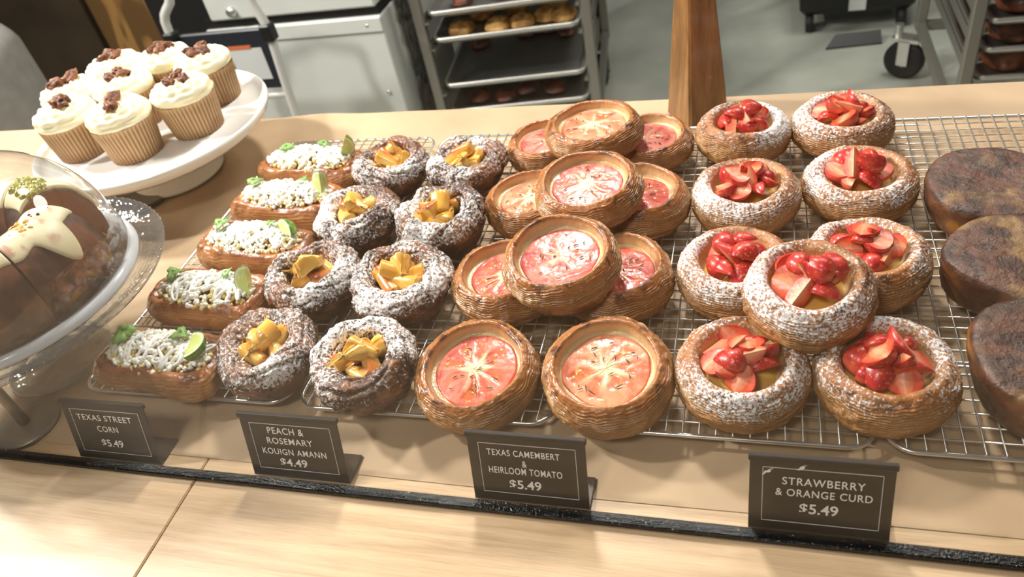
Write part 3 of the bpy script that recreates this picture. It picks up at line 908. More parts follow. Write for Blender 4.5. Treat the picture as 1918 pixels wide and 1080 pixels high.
def lime_wedge():
    R = .0155; nu, nv = 22, 18; ang = 1.25
    b = np.linspace(-np.pi / 2, np.pi / 2, nv); a = np.linspace(-ang / 2, ang / 2, nu)
    A, B = np.meshgrid(a, b)
    V = [np.stack([R * np.cos(B) * np.cos(A), R * np.cos(B) * np.sin(A), 1.18 * R * np.sin(B)], -1).reshape(-1, 3)]
    f = fbm(V[0] * 300, 5, 2)
    C = [mixc(lin(74, 128, 30), lin(120, 166, 46), sst(-.5, .6, f))]; F = [grid(nu, nv, False)]; base = nu * nv; nc = 10
    for sd in (-1, 1):
        Q, B2 = np.meshgrid(np.linspace(0, 1, nc), b); an = sd * ang / 2
        P = np.stack([R * np.cos(B2) * Q * np.cos(an), R * np.cos(B2) * Q * np.sin(an), 1.18 * R * np.sin(B2)], -1)
        V.append(P.reshape(-1, 3))
        rr = np.hypot(P[..., 0], P[..., 2] / 1.18 + 0) / R; rr = np.sqrt((np.cos(B2) * Q) ** 2 + np.sin(B2) ** 2)
        cc = mixc(lin(206, 220, 128), lin(232, 238, 186), sst(.3, .9, fbm(P * 400, 8, 2)))
        cc = mixc(cc, lin(240, 244, 214), sst(.78, .86, rr)); cc = mixc(cc, lin(104, 152, 40), sst(.93, .97, rr))
        C.append(cc.reshape(-1, 3)); g = grid(nc, nv, False) + base; F.append(g if sd < 0 else g[:, ::-1]); base += nc * nv
    V = np.concatenate(V); V[:, 0] -= R * .55
    return mesh_data('lime_wedge', V, np.concatenate(F), M_fruit, col=np.concatenate(C))


LEAF = [leaf_mesh(i) for i in range(4)]; LIME = lime_wedge()
CORN = [(-.527, .413, -.10), (-.527, .503, -.09), (-.519, .588, -.11), (-.521, .673, -.10), (-.526, .752, -.10)]
CL = ['corn pastry nearest the front, right behind the street corn sign',
      'second nearest corn pastry, with a large cut lime wedge standing up at its end',
      'middle one of the five corn pastries, with a rounded green lime wedge',
      'corn pastry second from the back, with a thin upright lime wedge',
      'rearmost of the corn pastries, close to the white cake stand']
LIMES = [(.052, .002, (1.5, .5, .4)), (.050, .004, (.3, .2, 2.6)), (.046, .010, (1.4, -.5, 1.2)), (.050, .008, (.2, .1, 2.2)), (.056, .010, (.5, .3, 1.2))]
M_kernel = vcol('corn_kernel', .35, coat=.3, sss=.1)
for i, (x, y, rz) in enumerate(CORN):
    rg = np.random.default_rng(2000 + i)
    t = thing('corn_pastry', CL[i], 'pastry', (x - .008, y, C0 + .018), (0, 0, rz), 'street corn pastries')
    a, b, H = .0725, .0345, .031
    V, F, c = corn_crust(a, b, H, 2100 + i * 5); mk('crust', V, F, M_crust, t, col=c)
    mb = MB()
    def spot(k=1.0):
        while True:
            u, v = rg.uniform(-1, 1, 2)
            if u * u + v * v < 1:
                return u * .062 * k, v * .0275 * k, (1 - (u * u + v * v)) * .010
    for j in range(260):
        px_, py_, dz = spot()
        col = lin(246, 222, 136) if rg.random() > .10 else lin(160, 112, 46)
        if rg.random() > .5:
            col = lin(246, 228, 160)
        mb.ball((px_, py_, H * .80 + dz * .8 + rg.uniform(0, .003)), (rg.uniform(.0026, .0036), .0026, .0026), 7, 5, col, rotm(*rg.uniform(0, 6, 3)))
    o = mb.build('corn_kernels', M_kernel, t, True); o['kind'] = 'stuff'
    mb = MB()
    for j in range(320):
        px_, py_, dz = spot(.98)
        s_ = rg.uniform(.0013, .0034)
        mb.ball((px_, py_, H * .84 + dz + rg.uniform(.001, .004)), s_ * rg.uniform(.7, 1.2, 3), 6, 5, lin(252, 250, 238), rotm(*rg.uniform(0, 6, 3)))
    o = mb.build('cheese_crumbles', M_matte, t, True); o['kind'] = 'stuff'
    # zigzag of crema
    zz = []; m = 19
    for j in range(m * 8 + 1):
        q = j / (m * 8); u = -1 + 2 * q
        px_ = u * .054 + .0045 * math.sin(j * .9 + i) + .004 * math.sin(j * .23 + 2 * i); py_ = .0250 * math.sin(j / 8 * math.pi + .8 * math.sin(j * .17 + i)) * (1 - .5 * abs(u) ** 3) * (.72 + .30 * math.sin(j * .31 + i))
        dz = max(0, 1 - (px_ / .058) ** 2 - (py_ / .0225) ** 2)
        zz.append((px_, py_, H * .86 + dz * .008 + .0048 + .0006 * math.sin(j)))
    mb = MB(); mb.tube(zz, .0018 + .0004 * np.sin(np.arange(len(zz)) * .7), 8, lin(253, 252, 247)); mb.build('cream_drizzle', M_cream, t, True)
    for j, (lx, ly) in enumerate(((-.043, .006), (.022, .014)) if i != 4 else ((-.03, .004), (.02, .014))):
        o = link('cilantro_leaf', LEAF[(i + j) % 4], t, (lx, ly, H + .0115 - abs(lx) * .03), (rg.uniform(-.3, .3), rg.uniform(-.3, .3), rg.uniform(0, 6)))
        s_ = (.85, .6)[j] * (1.1 if i == 0 else .85); o.scale = (s_, s_, s_)
    lx, ly, lr = LIMES[i]
    link('lime_wedge', LIME, t, (lx, ly, H + .010), lr)


M_bun = vcol('caramel_top', rough=.48, coat=.12, bump=.5, bscale=480, rvar=.16)


# dark caramel buns
def bun(R, H, seed):
    pr = [(R, 0), (.5 * R, 0), (.22 * R, .0), (.10 * R, .15 * H), (.04 * R, .45 * H), (.0, .75 * H), (.012 * R, .92 * H), (.07 * R, 1.0 * H), (.3 * R, 1.01 * H), (.7 * R, .99 * H), (R, .98 * H)]
    nu, nv = 180, 110
    V, T, s, D, Z = lathe_body(pr, R, R, nu, nv, 2.3)
    z = Z / H; cs = np.stack([np.cos(T), np.sin(T)], -1)
    V[..., :2] *= (1 + .05 * vn(np.concatenate([cs * 1.4, z[..., None]], -1), seed))[..., None]
    P = V * 30
    top = sst(.8, .97, z)
    V[..., 2] += .0012 * vn(P, seed + 1) * top
    n = normals(V)
    V += n * (.0004 * fbm(V * 260, seed + 3, 3) + .0016 * vn(np.stack([T * 2, z * 3, 0 * z], -1), seed + 4) * (1 - top))[..., None]
    f1 = fbm(V * 38, seed + 5, 4); f2 = fbm(V * 90, seed + 6, 3)
    c = mixc(lin(62, 34, 20), lin(104, 62, 34), sst(-.5, .5, f1))
    ct = mixc(lin(58, 34, 23), lin(92, 56, 38), sst(-.4, .5, f2))
    ct = mixc(ct, lin(152, 118, 70), sst(.15, .8, f1 + .25 * vn(P * .5, seed + 9)) * .65)
    c = mixc(c, lin(186, 122, 40), sst(.25, .8, vn(np.stack([T * 1.5, z * 2, 0 * z], -1), seed + 8)) * .7)
    c = mixc(c, ct, top)
    return V.reshape(-1, 3), grid(nu, nv), c.reshape(-1, 3)


D_ = [(.2110, .6640, .0545, .038, 'rearmost flat-topped dark caramel bun on the bare end of the rack'),
      (.2090, .5570, .0535, .040, 'middle of three flat-topped dark caramel buns beside the strawberry pastries'),
      (.2100, .4430, .0560, .046, 'nearest flat-topped dark caramel bun, beside the front strawberry pastry')]
for i, (x, y, R, H, lab) in enumerate(D_):
    V, F, c = bun(R, H, 3000 + i * 9)
    o = mk('caramel_bun', V, F, M_bun, None, col=c); o.location = (x, y, C0 + .018); o.rotation_euler = (0, 0, i * .8)
    tag(o, lab, 'bun', 'dark caramel buns')

# ------------------------------------------------------------------ white stand with cupcakes
t = thing('cake_stand', 'white china pedestal cake stand holding the cupcakes', 'cake stand', (-.780, .792, C0 + .0035))
mb = MB(); mb.lathe([(0, .066), (.10, .066), (.142, .068), (.152, .075), (.157, .081), (.1595, .081), (.160, .077), (.156, .068), (.145, .060), (.10, .056), (.035, .054), (0, .054)][::-1], 128)
mb.build('plate', M_china, t, True)
mb = MB(); mb.lathe(catmull([(0, .002), (.056, .0), (.065, .001), (.066, .004), (.058, .009), (.044, .018), (.034, .032), (.032, .046), (.040, .0545)], 50), 96)
mb.build('pedestal', M_china, t, True)


def wrapper_mesh(seed):
    n, m = 240, 26
    a = np.linspace(0, 2 * np.pi, n, endpoint=False); s = np.linspace(0, 1, m)
    A, Sg = np.meshgrid(a, s)
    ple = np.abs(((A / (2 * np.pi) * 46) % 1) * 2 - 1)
    r = .0335 + .0063 * Sg + (.0013 * (ple - .5)) * (.6 + .5 * Sg)
    z = .0492 * Sg + .0006 * np.sin(A * 23)
    V = np.stack([r * np.cos(A), r * np.sin(A), z], -1)
    f = fbm(V * 40, seed, 3)
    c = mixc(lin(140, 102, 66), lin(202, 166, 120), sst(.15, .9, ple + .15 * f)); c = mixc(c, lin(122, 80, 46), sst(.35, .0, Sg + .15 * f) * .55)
    c = mixc(c, lin(216, 178, 128), sst(.8, 1, Sg) * .5)
    V = np.concatenate([V.reshape(-1, 3), np.array([[0, 0, .0]])]); c = np.concatenate([c.reshape(-1, 3), [lin(120, 80, 46)]])
    F = [tuple(q) for q in grid(n, m)] + [(len(V) - 1, (k + 1) % n, k) for k in range(n)]
    return mesh_data('wrapper', V, F, vcol('pleated_paper', .62) if 'pleated_paper' not in bpy.data.materials else bpy.data.materials['pleated_paper'], col=c, smooth=False)


def frosting_mesh(seed):
    n, m = 150, 60
    pr = catmull([(.0, -.002), (.026, -.002), (.0365, .0), (.0392, .0045), (.0365, .0100), (.029, .0140), (.018, .0165), (.007, .0165), (0, .016)], m)
    a = np.linspace(0, 2 * np.pi, n, endpoint=False)
    A, Rr = np.meshgrid(a, pr[:, 0]); Z = np.repeat(pr[:, 1][:, None], n, 1)
    V = np.stack([Rr * np.cos(A), Rr * np.sin(A), Z], -1)
    nn = normals(V)
    k = sst(0, .01, Z + .002)
    sp = A / (2 * np.pi) * 1.0 + Rr / .0105 - Z / .018
    rid = np.abs(np.sin(np.pi * sp)) ** .6
    ruf = np.sin(A * 11 + Rr * 500)
    V += nn * ((.0034 * (rid - .6) + .0007 * ruf + .0007 * fbm(V * 120, seed, 3)) * k)[..., None]
    V *= (1 + .03 * vn(np.stack([np.cos(A) * 1.2, np.sin(A) * 1.2, 0 * A], -1), seed + 1))[..., None]
    c = mixc(lin(250, 236, 190), lin(255, 248, 218), rid)
    return mesh_data('frosting', V.reshape(-1, 3), grid(n, m), M_cream, col=c.reshape(-1, 3))


def pecan_mesh(seed):
    nu, nv = 36, 26
    a = np.linspace(0, 2 * np.pi, nu, endpoint=False); b_ = np.linspace(-np.pi / 2, np.pi / 2, nv)
    A, B = np.meshgrid(a, b_)
    V = np.stack([.0085 * np.cos(B) * np.cos(A), .0058 * np.cos(B) * np.sin(A), .0044 * np.sin(B)], -1)
    f = fbm(V * 330, seed, 3)
    rid = np.sin(V[..., 1] / .0058 * 9 + 2 * f)
    V *= (1 + .22 * f + .10 * rid)[..., None]
    c = mixc(lin(74, 38, 20), lin(138, 82, 48), sst(-.6, .8, f + .4 * rid)); c = mixc(c, lin(186, 140, 98), sst(.6, 1, f) * .5)
    return mesh_data('candied_pecan', V.reshape(-1, 3), grid(nu, nv), M_matte, col=c.reshape(-1, 3))


WR = [wrapper_mesh(i) for i in range(2)]; FRO = [frosting_mesh(20 + i) for i in range(4)]; PEC = [pecan_mesh(40 + i) for i in range(5)]
M_cake = simple('cake_crumb', (150, 100, 58), .8, bump=.6, bscale=300)
CUP = [(-.8680, .750, 'frontmost cupcake at the glass dome end of the stand, one dark pecan on top'), (-.7761, .7424, 'front cupcake nearest the counter front, dark pecans on top'),
       (-.7154, .8001, 'front cupcake beside the stand edge towards the corn pastries, small pecans on top'), (-.735, .884, 'cupcake at the stand edge nearest the step ladder'),
       (-.829, .826, 'cupcake in the middle of the cluster, surrounded by others'), (-.912, .815, 'cupcake at the outer left edge behind the dome-end front one, tall pecan on top'),
       (-.890, .892, 'rear cupcake in front of the brown wooden panel'), (-.812, .906, 'rear cupcake between the middle one and the step ladder')]
for i, (x, y, lab) in enumerate(CUP):
    t = thing('cupcake', lab, 'cupcake', (x, y, C0 + .0702), (0, 0, i * 1.1), 'frosted cupcakes on the white stand')
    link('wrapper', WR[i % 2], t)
    mb = MB(); mb.lathe([(0, .040), (.037, .040), (.0385, .044), (.036, .0475), (.02, .049), (0, .049)], 40); mb.build('cake', M_cake, t, True)
    o = link('frosting', FRO[i % 4], t, (0, 0, .0475)); o.scale = (1.03, 1.03, 1.3)
    rg = np.random.default_rng(70 + i)
    npc = (1, 2, 3, 4, 3, 2, 3, 4)[i]
    for j in range(npc):
        a = rg.uniform(0, 6.28); r = .011 if npc > 1 else .004
        a = j / npc * 6.28 + i
        o = link('candied_pecan', PEC[(i + j) % 5], t, (r * math.cos(a), r * math.sin(a),  .0475 + .0250), (rg.uniform(-.4, .4), rg.uniform(-.4, .4), rg.uniform(0, 6)))
        s_ = 2.1 if npc == 1 else (1.6 if npc == 2 else 1.15); o.scale = (s_, s_, s_)

# ------------------------------------------------------------------ glass stand, dome and bundt cake
GX, GY = -.700, .435
t = thing('glass_cake_stand', 'clear pressed glass cake stand under the dome, overlapping the corn rack', 'cake stand', (GX, GY, C0 + .0035))
n_ = 240; a = np.linspace(0, 2 * np.pi, n_, endpoint=False)
pr = np.array([(0, .088), (.08, .088), (.118, .090), (.126, .093), (.134, .096), (.137, .094), (.139, .0965), (.141, .0945), (.144, .0985), (.1465, .0965), (.149, .100), (.152, .0985), (.1545, .1005), (.1565, .099), (.154, .095), (.145, .090), (.125, .086), (.08, .083), (0, .083)])
Rr = pr[:, 0][:, None] * (1 + .003 * np.cos(a * 90)[None] * (pr[:, 0] > .13)[:, None]); Zq = pr[:, 1][:, None] + .0004 * np.cos(a * 90)[None] * (pr[:, 0] > .12)[:, None]
mk('plate', np.stack([Rr * np.cos(a), Rr * np.sin(a), Zq], -1).reshape(-1, 3), grid(n_, len(pr)), M_rib, t)
mb = MB(); mb.lathe(catmull([(0, .001), (.05, .0), (.055, .003), (.03, .010), (.014, .025), (.012, .055), (.018, .072), (.035, .082)], 40), 48); mb.build('pedestal', M_rib, t, True)

t = thing('glass_dome', 'clear glass cloche dome covering the iced bundt cake', 'dome', (GX, GY, C0 + .098))
hd, RD = .128, .1235
u = np.linspace(0, np.pi / 2, 40)
pr = [(RD * math.cos(q) ** (2 / 2.4), .006 + hd * math.sin(q) ** (2 / 2.4)) for q in u]
mb = MB(); mb.lathe(pr, 128); mb.build('shell', M_dome, t, True)
mb = MB(); mb.lathe([(.1185, .0), (.1275, 0), (.129, .003), (.1265, .008), (.122, .0095), (.1185, .006), (.1185, 0)], 128); mb.build('rim', M_rimglass, t, True)
mb = MB(); mb.lathe(catmull([(.006, hd + .004), (.008, hd + .010), (.016, hd + .018), (.017, hd + .028), (.009, hd + .036), (0, hd + .037)], 24), 32); mb.build('knob', M_dome, t, True)

# brown paper round on the stand
mb = MB(); mb.lathe([(0, .0), (.112, .0), (.112, .0012), (0, .0012)], 64)
tag(mb.build('paper_liner', simple('brown_liner', (150, 118, 70), .6, bump=.6, bscale=60, var=.3, vscale=25), None, True, (GX, GY, C0 + .0892)), 'brown paper liner on the glass stand under the bundt cake', 'paper')


def bundt_slice(t0, t1, seed, label):
    nu = int((t1 - t0) / .02) + 2; nv = 80
    rmaj, = (.071,)
    T = np.linspace(t0, t1, nu)
    ph = np.linspace(0, 2 * np.pi, nv, endpoint=False)
    P, TT = np.meshgrid(ph, T)                                      # rows along T
    flute = np.abs(np.sin(TT * 4.0)) ** .6
    cr = .042 * (1 - .07 * (1 - flute) * (np.cos(P) > -.3) * sst(-.4, .3, np.sin(P)))
    x = np.cos(P); y = np.sin(P)
    px_ = np.sign(x) * np.abs(x) ** .85 * cr; pz = np.sign(y) * np.abs(y) ** .85 * .043 + .043
    px_ = px_ * (1 - .22 * (pz / .086))
    r = rmaj + px_
    def solid(off, mask=None):
        q = r + off * np.cos(P); zz = pz + off * np.sin(P) * .95
        return np.stack([q * np.cos(TT), q * np.sin(TT), zz], -1)
    V = solid(0); V += (.0012 * fbm(V * 60, seed, 3))[..., None] * np.stack([np.cos(TT) * np.cos(P), np.sin(TT) * np.cos(P), np.sin(P)], -1)
    f = fbm(V * 70, seed, 4)
    c = mixc(lin(72, 38, 20), lin(124, 72, 38), sst(-.6, .6, f))
    V2 = V.reshape(-1, 3); c2 = c.reshape(-1, 3)
    F = [tuple(q) for q in grid(nv, nu)]
    th = thing('bundt_cake_slice', label, 'cake slice', (GX + .006, GY - .002, C0 + .0906), group='iced bundt cake slices under the dome')
    # cut faces
    ca = np.concatenate([V[0], V[-1]]); cf = fbm(ca * 150, seed + 2, 3)
    cc = mixc(lin(150, 96, 48), lin(196, 146, 84), sst(-.4, .6, cf)); b0 = len(V2)
    F += [tuple(range(b0, b0 + nv)), tuple(range(b0 + 2 * nv - 1, b0 + nv - 1, -1))]
    mk('cake', np.concatenate([V2, ca]), F, M_matte, th, col=np.concatenate([c2, cc]))
    # icing over the crown with long drips
    drip = .30 + .85 * np.maximum(0, np.sin(TT * 6.5 + 1.2 + .9 * vn(np.stack([TT * 2.3, 0 * TT, 0 * TT], -1), 77))) ** 1.3 + .12 * vn(np.stack([TT * 6, 0 * TT + 3, 0 * TT], -1), 78)
    m = 40; q = np.linspace(0, 1, m)
    d1 = np.clip(drip[:, 0], .12, 1.25)
    lo = np.pi / 2 - .45 - .95 * d1; hi = np.full(nu, np.pi / 2 + .75)
    PP = lo[:, None] + (hi - lo)[:, None] * q[None]
    T2 = np.repeat(T[:, None], m, 1)
    def surf(PP, off):
        x = np.cos(PP); y = np.sin(PP)
        a1 = np.sign(x) * np.abs(x) ** .85 * .042; z1 = np.sign(y) * np.abs(y) ** .85 * .043 + .043; a1 = a1 * (1 - .22 * z1 / .086)
        rr = rmaj + a1 + off * np.cos(PP); zz = z1 + off * np.sin(PP)
        return np.stack([rr * np.cos(T2), rr * np.sin(T2), zz], -1)
    th_ = .0030 * np.sin(np.pi * np.clip(q, 0, 1)) ** .35
    top = surf(PP, .0006 + th_[None]); bot = surf(PP, -.003)
    Vi = np.concatenate([top.reshape(-1, 3), bot.reshape(-1, 3)])
    g = grid(m, nu, False); Fi = [tuple(k) for k in g] + [tuple(k[::-1] + m * nu) for k in g]
    o_ = m * nu
    for k in range(m - 1):
        Fi += [(k, k + 1, o_ + k + 1, o_ + k)[::-1], ((nu - 1) * m + k, (nu - 1) * m + k + 1, o_ + (nu - 1) * m + k + 1, o_ + (nu - 1) * m + k)]
    for k in range(nu - 1):
        Fi += [(k * m, (k + 1) * m, o_ + (k + 1) * m, o_ + k * m), (k * m + m - 1, (k + 1) * m + m - 1, o_ + (k + 1) * m + m - 1, o_ + k * m + m - 1)[::-1]]
    ci = np.tile(lin(246, 234, 196), (len(Vi), 1))
    pk = sst(.35, .8, fbm(Vi * 90, seed + 5, 3)) * sst(.068, .080, Vi[:, 2]); ci = mixc(ci, lin(190, 90, 90), pk * .6)
    mk('icing', Vi, Fi, M_cream, th, col=ci)
    return th, (t0 + t1) / 2


def crumbs(th, tc_, seed, name, cols, n, spread, size):
    rg = np.random.default_rng(seed); mb = MB()
    for j in range(n):
        a = tc_ + rg.uniform(-1, 1) * spread; r = .071 + rg.uniform(-.014, .010)
        mb.ball((r * math.cos(a), r * math.sin(a), .0875 + rg.uniform(0, .002) - ((r - .071) / .03) ** 2 * .012), rg.uniform(.5, 1.2, 3) * size, 7, 5, lin(*cols[j % len(cols)]), rotm(*rg.uniform(0, 6, 3)))
    o = mb.build(name, M_gloss, th, True); o['kind'] = 'stuff'


sl = [(-.40, .42, 'iced bundt cake slice nearest the corn pastries, drips down its outer side'), (-1.45, -.425, 'iced bundt cake slice at the front, just past the cut line'),
      (.95, 1.55, 'bundt cake slice at the back, heaped with green pistachio crumbs'), (1.62, 2.6, 'bundt cake slice at the far rear, with dark red berry bits')]
for i, (a0, a1, lab) in enumerate(sl):
    th, tcn = bundt_slice(a0, a1, 4000 + i * 7, lab)
    if i == 2:
        crumbs(th, tcn, 50, 'pistachio_crumbs', [(166, 160, 50), (134, 130, 36), (190, 180, 70)], 120, .3, .0042)
    else:
        crumbs(th, tcn, 60 + i, 'orange_zest', [(236, 168, 60), (244, 190, 84)], 26, .10, .0030)
        crumbs(th, tcn + .1, 70 + i, 'berry_bits', [(84, 26, 30), (40, 22, 20), (150, 40, 50)], 12, .35, .0020)
mb = MB(); rg = np.random.default_rng(9)
for cx, cy in ((.072, .055), (.05, .075), (.085, .03), (.045, .03), (.095, -.005)):
    for j in range(16):
        mb.ball((cx + rg.normal(0, .006), cy + rg.normal(0, .006), .0014 + rg.uniform(0, .003)), rg.uniform(.0012, .0034, 3), 6, 5, lin(238, 182, 60), rotm(*rg.uniform(0, 6, 3)))
o = mb.build('orange_zest', M_gloss, None, True, (GX, GY, C0 + .0906)); tag(o, 'scattered orange zest crumbs on the bare part of the cake liner', 'crumbs', None, 'stuff')

# round-footed metal holder beside the sign
t = thing('sign_holder_foot', 'grey metal round-footed stand by the glass, under the glass cake stand', 'stand', (-.672, .347, C0 + .001))
m_ = simple('brushed_grey_metal', (142, 132, 118), .4, .5)
mb = MB(); mb.lathe([(0, 0), (.031, 0), (.0318, .002), (.030, .0042), (.010, .0062), (0, .0064)], 64); mb.build('base', m_, t, True)
mb = MB(); mb.lathe([(0, .005), (.0052, .005), (.0048, .03), (.0048, .080), (0, .080)], 24); mb.build('rod', m_, t, True)

# dark rounded tray beneath the white stand
mb = MB(); mb.box((-.045, -.03, 0), (.045, .03, .006), bev=.002)
o = mb.build('black_tray', simple('dark_brown_plastic', (40, 30, 24), .3), None, False, (-.812, .722, C0 + .0035), (0, 0, -.55)); tag(o, 'small dark tray lying on the paper before the white cake stand', 'tray')

# ------------------------------------------------------------------ price signs
def price_sign(x0, y0, top, lines, label, chips=()):
    w, hgt = .0902, .0605
    t = thing('price_sign', label, 'price sign', (x0, y0, C0 + .0025), group='black price signs along the glass')
    tilt = math.radians(-17 if top is None else top)
    M = Matrix.Rotation(math.radians(90) + tilt, 4, 'X')
    def place(o, u, v, d):
        o.parent = t; o.matrix_local = M @ Matrix.Translation((u, v, d))
    mb = MB(); mb.box((0, 0, -.0016), (w, hgt, 0), bev=.0003); o = mb.build('card', M_sign); place(o, 0, 0, 0)
    mb = MB(); mb.box((-.001, hgt - .0035, -.003), (w + .001, hgt + .001, .0012), bev=.0005); o = mb.build('top_clip', M_black); place(o, 0, 0, 0)
    mb = MB(); mb.box((0, 0, -.002), (w, .028, -.0008)); o = mb.build('foot', simple('smoked_acrylic', (66, 58, 50), .2) if 'smoked_acrylic' not in bpy.data.materials else bpy.data.materials['smoked_acrylic'], t); o.location = (0, 0, .001)
    mb = MB(); bx = (.0085, w - .0075, .0075, hgt - .0085); lw = .0003
    mb.box((bx[0], bx[2], 0), (bx[1], bx[2] + lw, .0002)); mb.box((bx[0], bx[3], 0), (bx[1], bx[3] + lw, .0002))
    mb.box((bx[0], bx[2], 0), (bx[0] + lw, bx[3], .0002)); mb.box((bx[1], bx[2], 0), (bx[1] + lw, bx[3], .0002))
    o = mb.build('border_line', M_ink); place(o, 0, 0, .0002)
    for ci_, (cu, cv, sw, sh) in enumerate(chips):
        rg = np.random.default_rng(33 + ci_); q = np.linspace(0, 6.283, 18, endpoint=False); rr = rg.uniform(.45, 1, 18)
        P = np.stack([sw * rr * np.cos(q) + sh * .4 * np.sin(q), sh * rr * np.sin(q) + sw * .5 * np.cos(q), 0 * q], -1)
        V = np.concatenate([P, P + (0, 0, .0003)]); F = [tuple(range(18))[::-1], tuple(range(18, 36))] + [(k, (k + 1) % 18, 18 + (k + 1) % 18, 18 + k) for k in range(18)]
        o = mk('paint_chip', V, F, M_ink, None, smooth=False); place(o, cu * w, cv * hgt, .0002)
    for (txt, cu, cv, wd, ht, bold) in lines:
        cu_ = bpy.data.curves.new('lettering', 'FONT'); cu_.body = txt; cu_.align_x = 'CENTER'; cu_.align_y = 'CENTER'
        cu_.size = 1.0; cu_.offset = .016 if bold else .009; cu_.space_character = 1.0 if bold else 1.12; cu_.extrude = .0
        cu_.materials.append(M_ink)
        o = bpy.data.objects.new('lettering', cu_); COL.objects.link(o)
        bpy.context.view_layer.update()
        me = bpy.data.meshes.new_from_object(o.evaluated_get(bpy.context.evaluated_depsgraph_get()))
        bpy.data.objects.remove(o); bpy.data.curves.remove(cu_)
        me.name = 'lettering'; me.materials.clear(); me.materials.append(M_ink)
        o = bpy.data.objects.new('lettering', me); COL.objects.link(o)
        co = np.empty(len(me.vertices) * 3, np.float32); me.vertices.foreach_get('co', co); co = co.reshape(-1, 3)
        co[:, :2] -= (co[:, :2].max(0) + co[:, :2].min(0)) / 2; me.vertices.foreach_set('co', co.ravel()); me.update()
        dx, dy = np.ptp(co[:, 0]), np.ptp(co[:, 1])
        sx = wd * w / dx; sy = ht / dy
        o.parent = t; o.matrix_local = M @ Matrix.Translation((cu * w, cv * hgt, .0006)) @ Matrix.Diagonal((sx, sy, 1, 1))
    return t


price_sign(-.5850, .3190, None, [('TEXAS STREET', .49, .735, .66, .0060, 0), ('CORN', .49, .545, .25, .0060, 0), ('$5.49', .49, .29, .26, .0088, 1)],
           'black price sign reading TEXAS STREET CORN')
price_sign(-.3992, .3198, None, [('PEACH &', .46, .765, .37, .0064, 0), ('ROSEMARY', .48, .60, .47, .0060, 0), ('KOUIGN AMANN', .50, .425, .66, .0060, 0), ('$4.49', .47, .245, .28, .0088, 1)],
           'black price sign reading PEACH & ROSEMARY KOUIGN AMANN')
price_sign(-.1996, .3190, None, [('TEXAS CAMEMBERT', .475, .74, .62, .0056, 0), ('&', .48, .59, .04, .0056, 0), ('HEIRLOOM TOMATO', .48, .475, .63, .0060, 0), ('$5.49', .47, .265, .275, .0092, 1)],
           'black price sign reading TEXAS CAMEMBERT & HEIRLOOM TOMATO')
price_sign(.0034, .3185, None, [('STRAWBERRY', .52, .70, .57, .0062, 0), ('& ORANGE CURD', .525, .545, .67, .0060, 0), ('$5.49', .50, .33, .27, .0096, 1)],
           'black price sign reading STRAWBERRY & ORANGE CURD, chipped at a corner', ((.125, .80, .0046, .0022), (.37, .89, .0030, .0019)))

# ------------------------------------------------------------------ wooden post
M_post = wood('warm_brown_wood', (112, 78, 42), (168, 122, 70), (14, 14, 1.4), .4, 1.5, .2, 3.0)
V = []; zs = [0, .02, .2, .345]
for z in zs:
    hw = .0385 * (1 - z * 2.5)
    ch = hw * .06
    for (sx, sy) in ((1, 0), (0, 1), (-1, 0), (0, -1)):
        p = np.array([sx, sy]) * hw; tn = np.array([-sy, sx]) * ch
        V += [(*(p * .97 - tn), z), (*(p * .97 + tn), z)]
V = np.array(V); F = [(i * 8 + k, i * 8 + (k + 1) % 8, (i + 1) * 8 + (k + 1) % 8, (i + 1) * 8 + k) for i in range(3) for k in range(8)] + [tuple(range(7, -1, -1)), tuple(range(24, 32))]
o = mk('wooden_post', V, F, M_post, None, smooth=False); o.location = (-.066, .905, C0 + .0025); o.rotation_euler = (0, 0, math.radians(-10))
tag(o, 'tapering brown wooden post standing behind the pastries', 'post')

# ------------------------------------------------------------------ behind the counter
# sheet pan racks
RA = None                                                           # (pivot, angle) of the rack being filled


def turned(o, loc):
    if RA:
        (px_, py_), an = RA; c, s_ = math.cos(an), math.sin(an); dx, dy = loc[0] - px_, loc[1] - py_
        loc = (px_ + c * dx - s_ * dy, py_ + s_ * dx + c * dy, loc[2]); o.rotation_euler.z += an
    o.location = loc


def sheet_pan(loc, label, w=.457, d=.64, group='sheet pans in the tall rack'):
    mb = MB(); n = 48
    def ring(a, b_, rc):
        q = []
        for (cx, cy, s) in ((a - rc, b_ - rc, 0), (-a + rc, b_ - rc, 1), (-a + rc, -b_ + rc, 2), (a - rc, -b_ + rc, 3)):
            for g in np.linspace(0, np.pi / 2, 8):
                q.append((cx + rc * math.cos(g + s * math.pi / 2), cy + rc * math.sin(g + s * math.pi / 2)))
        return np.array(q)
    lay = [(w / 2 - .022, d / 2 - .022, .016, .0), (w / 2 - .012, d / 2 - .012, .022, .024), (w / 2 - .002, d / 2 - .002, .03, .0262), (w / 2 + .001, d / 2 + .001, .03, .0235), (w / 2 + .001, d / 2 + .001, .03, .0135), (w / 2 - .010, d / 2 - .010, .022, .012), (w / 2 - .024, d / 2 - .024, .016, -.0015)]
    V = np.concatenate([np.c_[ring(a, b_, rc), np.full(32, z)] for a, b_, rc, z in lay])
    F = [tuple(q) for q in grid(32, len(lay))] + [tuple(range(32))[::-1], tuple(range(32 * (len(lay) - 1), 32 * len(lay)))]
    mb.add(V, F); o = mb.build('sheet_pan', M_alu, None, True); turned(o, loc); tag(o, label, 'sheet pan', group); return o


